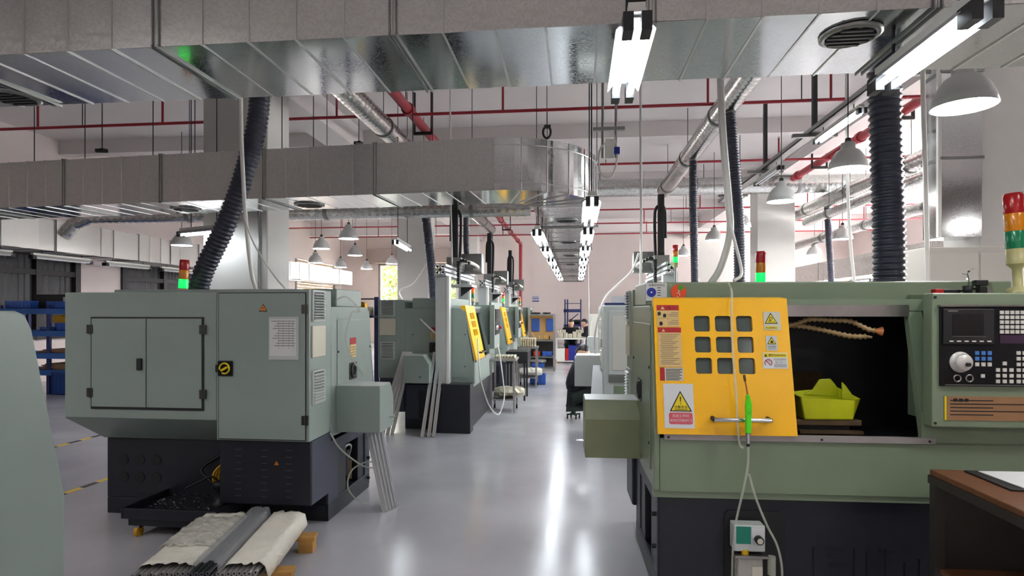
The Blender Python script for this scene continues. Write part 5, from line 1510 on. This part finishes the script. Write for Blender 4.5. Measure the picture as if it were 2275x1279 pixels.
# wooden cabinet
t = thing('tool_cabinet', 'steel framed cabinet with raw plywood back and blue pockets', 'cabinet', (-.86, 14.9, 0))
for x in (-.31, .31):
    for y in (-.02, .38): MB().box(x - .022, x + .022, y - .022, y + .022, 0, 1.42).build('frame_post', M_steel, t)
for z in (.05, .33, .74, 1.38): MB().box(-.31, .31, -.03, .38, z, z + .035).build('shelf', M_seamd, t)
MB().box(-.29, .29, .33, .35, .78, 1.38).build('plywood_back', M_wood, t)
MB().box(-.29, .29, .33, .35, .09, .74).build('lower_back', M_brownd, t)
for x in (-.17, .2): MB().box(x - .1, x + .1, .29, .33, .98, 1.3).build('blue_pocket', M_crate, t, bevel=.006)
for (x, s, m, lab) in ((-.12, .14, M_redbin, 'small red bin on the middle shelf of the plywood cabinet'), (.08, .1, M_crate, 'small blue bin on the middle shelf of the plywood cabinet'), (.2, .1, M_crate, 'second small blue bin at the right end of the cabinet shelf')):
    crate(-.86 + x, 14.98, .365, s, .16, .12, m, lab)
crate(-.95, 15.0, .085, .3, .2, .1, M_crate, 'blue crate on the bottom shelf of the plywood cabinet')
wrapped(-.95, 15.0, .19, .4, .2, .12, 'crumpled clear bag on the blue crate in the cabinet', 4, M_film)
for k, (x, s) in enumerate(((-.15, .12), (.12, .1))):
    wrapped(-.86 + x, 15.05, 1.415, s * 2, .14, .05, ['dark bundle on the top of the plywood cabinet at left', 'dark bundle on the top of the plywood cabinet at right'][k], 6 + k, M_dark)
for k in range(4):
    x = -.2 + .13 * k
    o = MB().lathe([(.012, 0), (.012, .05), (.018, .06), (.01, .1), (0, .1)], 10, (-.86 + x, 15.0, .775)).build('tool_bit', [M_steel, M_parts, M_yelcan, M_dark][k])
    tag(o, ['steel tool bit on the cabinet worktop, leftmost', 'pale tool bit on the cabinet worktop', 'yellow handled bit on the cabinet worktop', 'dark tool bit on the cabinet worktop, rightmost'][k], 'tool')

# packing bench with people, rack behind
t = thing('packing_bench', 'white framed packing bench at the end of the aisle', 'bench', (-.17, 17.5, 0))
for x in (-.4, .4):
    for y in (-.3, .3): MB().box(x - .025, x + .025, y - .025, y + .025, 0, .68).build('leg', M_white, t)
MB().box(-.44, .44, -.35, .35, .68, .72).build('top', M_white, t, bevel=.006)
MB().box(-.42, .42, -.3, .3, .04, .07).build('lower_shelf', M_white, t)
MB().box(-.4, -.16, -.29, .2, .07, .42).build('white_board', M_white, t)
crate(-.07, 17.5, .07, .3, .4, .42, M_bluep, 'tall blue bin under the packing bench')
crate(-.27, 17.32, .07, .08, .2, .34, M_redbin, 'narrow red bin under the packing bench')
for k in range(6):
    x = -.5 + .13 * k
    o = MB().box(x, x + .12, 17.25, 17.45, .72, .84 + .06 * ((k * 5) % 3 == 0) + .03 * (k in (0, 1, 4))).build('parts_pack', M_parts, bevel=.014)
    tag(o, ['first', 'second', 'third', 'fourth', 'fifth', 'sixth'][k] + ' white pack of parts from the left on the packing bench', 'pack', 'packs on the packing bench')
for k in range(2):
    parts_block([-.42, .1][k], 17.3, .87, 5, 3, 2, ['white block of parts on the packs at the left of the bench', 'white block of parts on the packs at the right of the bench'][k])
wrapped(-.66, 17.4, 0, .16, .3, .62, 'tall speckled sack standing at the left end of the packing bench', 12)
o = MB().box(-.72, -.56, 16.9, 17.05, 0, .1).build('wood_block', M_pallet, bevel=.006); tag(o, 'small wood block on the floor in front of the packing bench', 'block')
t = thing('storage_rack', 'dark blue rack with a diagonal brace behind the packing bench', 'rack', (-.36, 19, 0))
for x in (0, .08, .5):
    for y in (0, .4): MB().box(x - .018, x + .018, y - .02, y + .02, 0, 1.86).build('upright', M_navyr, t)
for z in (.4, 1.0, 1.45): MB().box(-.04, .5, -.02, .42, z, z + (.1 if z > 1.4 else .06)).build('shelf', M_navyr, t)
MB().box(0, .5, -.01, .01, 1.72, 1.74).build('top_rail', M_navyr, t)
MB().cbox((.26, -.01, 1.27), (.42, .015, .03), Matrix.Rotation(-.7, 3, 'Y')).build('brace', M_navyr, t)
wrapped(.02, 19.2, 1.06, .3, .25, .16, 'dark bundle on the middle shelf of the dark blue rack', 15, M_dark)
t = thing('electrical_cabinet', 'plain cream electrical cabinet beside the packing bench', 'cabinet', (.3, 14.8, 0))
MB().box(0, .6, 0, .5, .05, 1.42).build('body', M_whitecab, t, bevel=.008)
MB().box(.02, .58, -.012, 0, .1, 1.38).build('door', M_whitecab, t, bevel=.004)
MB().box(.02, .58, .02, .48, 0, .05).build('plinth', M_dark, t)
MB().tube(spline([(.1, -.02, 1.35), (.05, -.03, 1.1), (.04, -.03, .7), (.06, -.03, .3)], 6), .008, 6).build('cable', M_white, t)
# sign on the far wall
t = thing('wall_sign', 'small white notice with blue lines on the far wall', 'sign', (-1.88, Y1 - .01, 1.9))
MB().box(-.17, .17, -.01, .01, 0, .32).build('board', M_paper, t)
for k, (a, b) in enumerate(((.02, .07), (.13, .15), (.17, .2), (.24, .26))): MB().box(-.16, .16 - .03 * (k % 2), -.013, -.01, a, b).build('print_line', M_bluep, t)

# right: tall cream electrical cabinets behind the near lathe
t = thing('electrical_cabinet', 'tall cream two-door electrical cabinet in front of the right pillar', 'cabinet', (3.5, 6.45, 0))
MB().box(0, 1.0, 0, .6, .08, 2.14).build('body', M_whitecab, t, bevel=.008)
for k in range(2): MB().box(.02 + .49 * k, .49 + .49 * k, -.014, 0, .12, 2.08).build('door', M_whitecab, t, bevel=.004)
MB().box(.02, .98, .02, .58, 0, .08).build('plinth', M_dark, t)
MB().box(.3, .4, -.018, -.014, 1.55, 1.7).build('label', M_paper, t)
MB().box(.32, .34, -.0185, -.018, 1.58, 1.68).build('label_mark', M_ink, t)
MB().box(.47, .485, -.03, -.014, 1.1, 1.25).build('handle', M_dark, t)

# workbench at the lower right corner
t = thing('workbench', 'brown wooden workbench with dark frame at the lower right corner', 'workbench', (1.52, 1.95, 0))
MB().box(0, .95, 0, .82, .79, .815).build('top_board', M_brown, t, bevel=.004)
MB().box(-.004, .95, -.004, .826, .755, .79).build('top_frame', M_brownd, t)
for (x, y) in ((.0, .0), (.91, 0), (0, .78), (.91, .78)): MB().box(x, x + .04, y, y + .04, 0, .755).build('leg', M_brownd, t)
MB().box(.02, .93, .02, .8, .38, .4).build('shelf', M_brown, t)
MB().box(.02, .93, .79, .81, .1, .755).build('back_panel', M_brownd, t)
q = MB().box(1.64, 2.12, 2.46, 2.74, .815, .822).build('clipboard', M_black, bevel=.002); tag(q, 'black clipboard on the brown workbench', 'clipboard')
q = MB().cbox((1.9, 2.61, .8235), (.42, .24, .003), Matrix.Rotation(.05, 3, 'Z')).build('paper_sheet', M_paper); tag(q, 'white paper sheet on the black clipboard', 'paper')
crate(1.86, 2.3, .4, .16, .3, .12, M_yelcan, 'yellow bin on the shelf inside the brown workbench')
wrapped(1.68, 2.3, .4, .18, .4, .06, 'grey rag bundle on the workbench shelf', 21, M_greym)

# things on top of the near right lathe
t = thing('potted_plant', 'tiny plant in a black pot on the control cabinet', 'plant', (2.03, 3.36, 1.585))
MB().lathe([(0, 0), (.018, 0), (.024, .045), (.02, .045), (.018, .03), (0, .03)], 12).build('pot', M_black, t)
MB().tube(spline([(0, 0, .03), (.006, 0, .07), (-.002, 0, .11)], 5), .003, 5).build('stem', M_plant, t)
for k in range(6):
    a = k * 1.1; z = .06 + .012 * k
    c = Vector((.02 * math.cos(a), .02 * math.sin(a), z + .01)); u = Vector((math.cos(a), math.sin(a), .4)) * .014; v = Vector((-math.sin(a), math.cos(a), 0)) * .007
    MB().add([c - u, c - v, c + u, c + v], [(0, 1, 2, 3)]).build('leaf', M_whitecab if k % 2 else M_plant, t)
t = thing('clamp_block', 'small black clamp tool on the control cabinet beside the plant', 'tool', (2.09, 3.36, 1.585))
MB().box(-.012, .02, -.02, .02, 0, .045).build('foot', M_black, t, bevel=.004)
MB().box(-.03, .03, -.02, .02, .045, .075).build('head', M_black, t, bevel=.005)
MB().box(.025, .05, -.015, .015, 0, .035).build('grey_block', M_seamd, t)
t = thing('power_strip', 'black and red plug connector lying on the lathe roof beside the blue hose', 'connector', (1.98, 3.4, 1.585), .05)
MB().box(-.1, -.055, -.02, .02, 0, .03).build('red_plug', M_redp, t, bevel=.004)
MB().box(-.055, .03, -.018, .018, 0, .028).build('black_socket', M_black, t, bevel=.005)
MB().tube(spline([(.03, 0, .015), (.08, 0, .03), (.13, .0, .028), (.17, .0, .008)], 6), .006, 6).build('cord', M_black, t)
wrapped(1.93, 3.72, 1.53, .16, .12, .13, 'crumpled white plastic bag on the lathe roof', 31, M_film)

# ================================================================== PEOPLE
def skin_mesh(name, V, E, m, parent, sub=2):
    me = bpy.data.meshes.new(name)
    keys = list(V); idx = {k: i for i, k in enumerate(keys)}
    off = parent.location
    me.from_pydata([tuple(V[k][:3]) for k in keys], [(idx[a], idx[b]) for a, b in E], [])
    o = bpy.data.objects.new(name, me); COL.objects.link(o)
    o.modifiers.new('skin', 'SKIN')
    sv = me.skin_vertices[0].data
    for k in keys:
        r = V[k][3]
        sv[idx[k]].radius = (r, V[k][4] if len(V[k]) > 4 else r)
        sv[idx[k]].use_root = (idx[k] == 0)
    s = o.modifiers.new('sub', 'SUBSURF'); s.levels = sub; s.render_levels = sub
    dg = bpy.context.evaluated_depsgraph_get(); dg.update()
    m2 = bpy.data.meshes.new_from_object(o.evaluated_get(dg))
    bpy.data.objects.remove(o)
    m2.materials.clear(); m2.materials.append(m); m2.name = name
    m2.polygons.foreach_set('use_smooth', [True] * len(m2.polygons))
    ob = bpy.data.objects.new(name, m2); COL.objects.link(ob); ob.parent = parent
    return ob

def head_mesh(c, fwd, parent, s=1.0):
    """hair cap, ears, nose, eyes and mouth around a head centred at c, looking along fwd"""
    f = Vector(fwd).normalized(); z = Vector((0, 0, 1)); r = f.cross(z).normalized(); up = r.cross(f)
    M = Matrix((( f.x, r.x, up.x, c[0]), (f.y, r.y, up.y, c[1]), (f.z, r.z, up.z, c[2]), (0, 0, 0, 1)))
    o = MB(); n, k_ = 14, 8
    vs = []; fs = []
    for i in range(k_ + 1):
        th = i / k_ * 1.95
        for j in range(n):
            ph = 2 * PI * j / n
            front = max(0, math.cos(ph))
            t_ = th * (1 - .52 * front)
            vs.append((math.sin(t_) * math.cos(ph) * .1 * s - .012, math.sin(t_) * math.sin(ph) * .086 * s, math.cos(t_) * .118 * s + .018))
    for i in range(k_):
        for j in range(n): fs.append((i * n + j, (i + 1) * n + j, (i + 1) * n + (j + 1) % n, i * n + (j + 1) % n))
    o.add(vs, fs, True); o.xf(M); o.build('hair', M_hair, parent)
    for sd in (-1, 1):
        MB().lathe([(0, -.008), (.012, -.006), (.016, 0), (.012, .006), (0, .008)], 8).xf(M @ Matrix.Translation((-.005, sd * .08 * s, -.015)) @ Matrix.Rotation(PI / 2, 4, 'X') @ Matrix.Scale(1.7, 4, (0, 1, 0))).build('ear', M_skin, parent)
        MB().lathe([(0, -.006), (.011, 0), (0, .006)], 8).xf(M @ Matrix.Translation((.088 * s, sd * .032 * s, 0)) @ Matrix.Rotation(PI / 2, 4, 'Y')).build('eye', M_ink, parent)
        MB().box(.085, .094, sd * .032 - .017, sd * .032 + .017, .02, .026).xf(M).build('eyebrow', M_hair, parent)
    MB().prism([(.08, .005), (.112, -.035), (.08, -.04)], 'y', -.012, .012).xf(M).build('nose', M_skin, parent)
    MB().box(.085, .092, -.022, .022, -.066, -.058).xf(M).build('mouth', M_pinkp, parent)

def hand(c, d, parent, up=(0, 0, 1), sd=1):
    """palm and five curled fingers, one continuous skinned mesh; c wrist, d pointing direction"""
    d = Vector(d).normalized(); u = Vector(up); r = d.cross(u).normalized() * sd; u = r.cross(d).normalized() * sd
    c = Vector(c)
    V = {'w': (*c, .022, .028)}; E = []
    p = c + d * .05; V['p'] = (*p, .014, .034); E.append(('w', 'p'))
    for k, (o, L) in enumerate(((-.03, .065), (-.01, .078), (.011, .074), (.031, .058))):
        a = p + r * o + d * .035; b = a + d * L * .5 - u * .012; e = b + d * L * .32 - u * .03
        V['a%d' % k] = (*a, .0095); V['b%d' % k] = (*b, .0085); V['e%d' % k] = (*e, .007)
        E += [('p', 'a%d' % k), ('a%d' % k, 'b%d' % k), ('b%d' % k, 'e%d' % k)]
    a = c + d * .03 - r * .035; b = a + d * .03 - r * .018 - u * .01; e = b + d * .028 - u * .012
    V['t0'] = (*a, .012); V['t1'] = (*b, .0105); V['t2'] = (*e, .008)
    E += [('w', 't0'), ('t0', 't1'), ('t1', 't2')]
    return skin_mesh('hand', V, E, M_skin, parent, 1)

def figure(label, loc, rz, hips, chest, neck, head, look, arms, legs, jm, tm):
    """joint positions are local to loc; arms/legs = ((shoulder, elbow, wrist), ...), ((hip, knee, ankle, toe), ...)"""
    t = thing('person', label, 'person', loc, rz, None)
    h = Vector(head)
    V = {'hip': (*hips, .08, .09), 'chest': (*chest, .075, .09), 'neck': (*neck, .06), 'jaw': (*(h + Vector((0, 0, -.055)) + Vector(look) * .02), .078, .08), 'head': (*(h + Vector((0, 0, .015))), .105, .112), 'crown': (*(h + Vector((0, 0, .085))), .085, .085)}
    E = [('hip', 'chest'), ('chest', 'neck'), ('neck', 'jaw'), ('jaw', 'head'), ('head', 'crown')]
    J = {'hip': (*hips, .17, .2), 'chest': (*chest, .17, .2), 'neck': (*(Vector(neck) - Vector((0, 0, .02))), .085)}
    JE = [('hip', 'chest'), ('chest', 'neck')]
    T = {'hip': (*hips, .15, .175)}; TE = []
    for k, (s, e, w_) in enumerate(arms):
        V['s%d' % k] = (*s, .04); V['e%d' % k] = (*e, .036); V['w%d' % k] = (*w_, .026)
        E += [('chest', 's%d' % k), ('s%d' % k, 'e%d' % k), ('e%d' % k, 'w%d' % k)]
        J['s%d' % k] = (*s, .1); J['e%d' % k] = (*e, .072); J['w%d' % k] = (*(Vector(e) + (Vector(w_) - Vector(e)) * .9), .044)
        JE += [('chest', 's%d' % k), ('s%d' % k, 'e%d' % k), ('e%d' % k, 'w%d' % k)]
    for k, (a, b, c, d) in enumerate(legs):
        V['a%d' % k] = (*a, .06); V['b%d' % k] = (*b, .045); V['c%d' % k] = (*c, .036); 
        E += [('hip', 'a%d' % k), ('a%d' % k, 'b%d' % k), ('b%d' % k, 'c%d' % k)]
        T['a%d' % k] = (*a, .1); T['b%d' % k] = (*b, .075); T['c%d' % k] = (*c, .055)
        TE += [('hip', 'a%d' % k), ('a%d' % k, 'b%d' % k), ('b%d' % k, 'c%d' % k)]
    skin_mesh('body', V, E, M_skin, t)
    skin_mesh('jacket', J, JE, jm, t)
    skin_mesh('trousers', T, TE, tm, t)
    for k, (a, b, c, d) in enumerate(legs):
        c = Vector(c); d = Vector(d)
        skin_mesh('shoe', {'a': (*(c + Vector((0, 0, .0))), .05), 'h': (c.x, c.y, .045, .042), 'b': ((c.x + d.x) / 2, (c.y + d.y) / 2, .042, .04, .045), 'c': (d.x, d.y, .034, .03, .04)}, [('a', 'h'), ('h', 'b'), ('b', 'c')], M_black, t)
    for k, (s, e, w_) in enumerate(arms):
        hand(w_, Vector(w_) - Vector(e), t, sd=1 if k == 0 else -1)
    head_mesh(tuple(h - Vector(look) * .006), look, t)
    return t

# crouching worker on a low stool at the machine box
t = thing('low_stool', 'low dark green rolling stool under the crouching worker', 'stool', (-.04, 8.4, 0))
MB().lathe([(0, .2), (.1, .2), (.11, .19), (.11, .165), (.05, .155), (.0, .155)], 20).build('seat', M_stool, t)
MB().cyl((0, 0, .06), (0, 0, .16), .035, n=12).build('column', M_stool, t)
for k in range(4):
    a = k * PI / 2 + .4
    MB().cbox((.05 * math.cos(a), .05 * math.sin(a), .06), (.1, .025, .02), Matrix.Rotation(a, 3, 'Z')).build('foot', M_stool, t)
    MB().cyl((.09 * math.cos(a) - .01, .09 * math.sin(a), .025), (.09 * math.cos(a) + .01, .09 * math.sin(a), .025), .025, n=10).build('caster', M_black, t)
figure('person in dark jacket crouching on a low stool at the machine box', (-.04, 8.4, 0), 0, (.0, 0, .32), (.03, .0, .62), (.1, .0, .79), (.13, -.0, .9), (.8, -.35, -.45),
       (((.05, -.17, .7), (.24, -.24, .52), (.42, -.16, .6)), ((.05, .17, .7), (.26, .22, .52), (.44, .14, .6))),
       (((.03, -.09, .3), (.36, -.16, .46), (.22, -.16, .07), (.34, -.17, .03)), ((.03, .09, .3), (.38, .14, .46), (.28, .15, .07), (.4, .16, .03))), M_jacket, M_jeans)
# worker seated behind the packing bench, facing the viewer
t = thing('low_stool', 'plain stool behind the packing bench, mostly hidden', 'stool', (-.16, 18.1, 0))
MB().lathe([(0, .44), (.16, .44), (.17, .42), (.16, .4), (0, .4)], 18).build('seat', M_stool, t)
for k in range(4):
    a = k * PI / 2 + .4
    MB().cyl((.12 * math.cos(a), .12 * math.sin(a), .4), (.15 * math.cos(a), .15 * math.sin(a), 0), .014, n=8).build('leg', M_dark, t)
figure('person in black jacket sitting behind the packing bench, head bowed', (-.16, 18.1, 0), 0, (0, 0, .56), (0, -.06, .86), (0, -.1, 1.02), (0, -.13, 1.12), (0, -.85, -.4),
       (((-.19, -.06, .93), (-.24, -.24, .76), (-.1, -.42, .78)), ((.19, -.06, .93), (.24, -.24, .76), (.1, -.42, .78))),
       (((-.1, -.02, .54), (-.12, -.3, .5), (-.12, -.28, .08), (-.12, -.4, .03)), ((.1, -.02, .54), (.12, -.3, .5), (.12, -.28, .08), (.12, -.4, .03))), M_jacket, M_jeans)
# worker at the right end of the bench, standing bent
figure('person in dark clothes standing bent at the right end of the packing bench', (.36, 17.45, 0), 0, (.04, 0, .68), (-.04, 0, .92), (-.1, 0, 1.04), (-.13, 0, 1.13), (-.9, 0, -.4),
       (((-.03, -.17, .98), (-.1, -.2, .8), (-.24, -.14, .8)), ((-.03, .17, .98), (-.1, .2, .8), (-.24, .14, .8))),
       (((.05, -.09, .66), (.0, -.1, .38), (.08, -.1, .07), (-.05, -.1, .03)), ((.05, .09, .66), (.0, .1, .38), (.08, .1, .07), (-.05, .1, .03))), M_jacket, M_jeans)
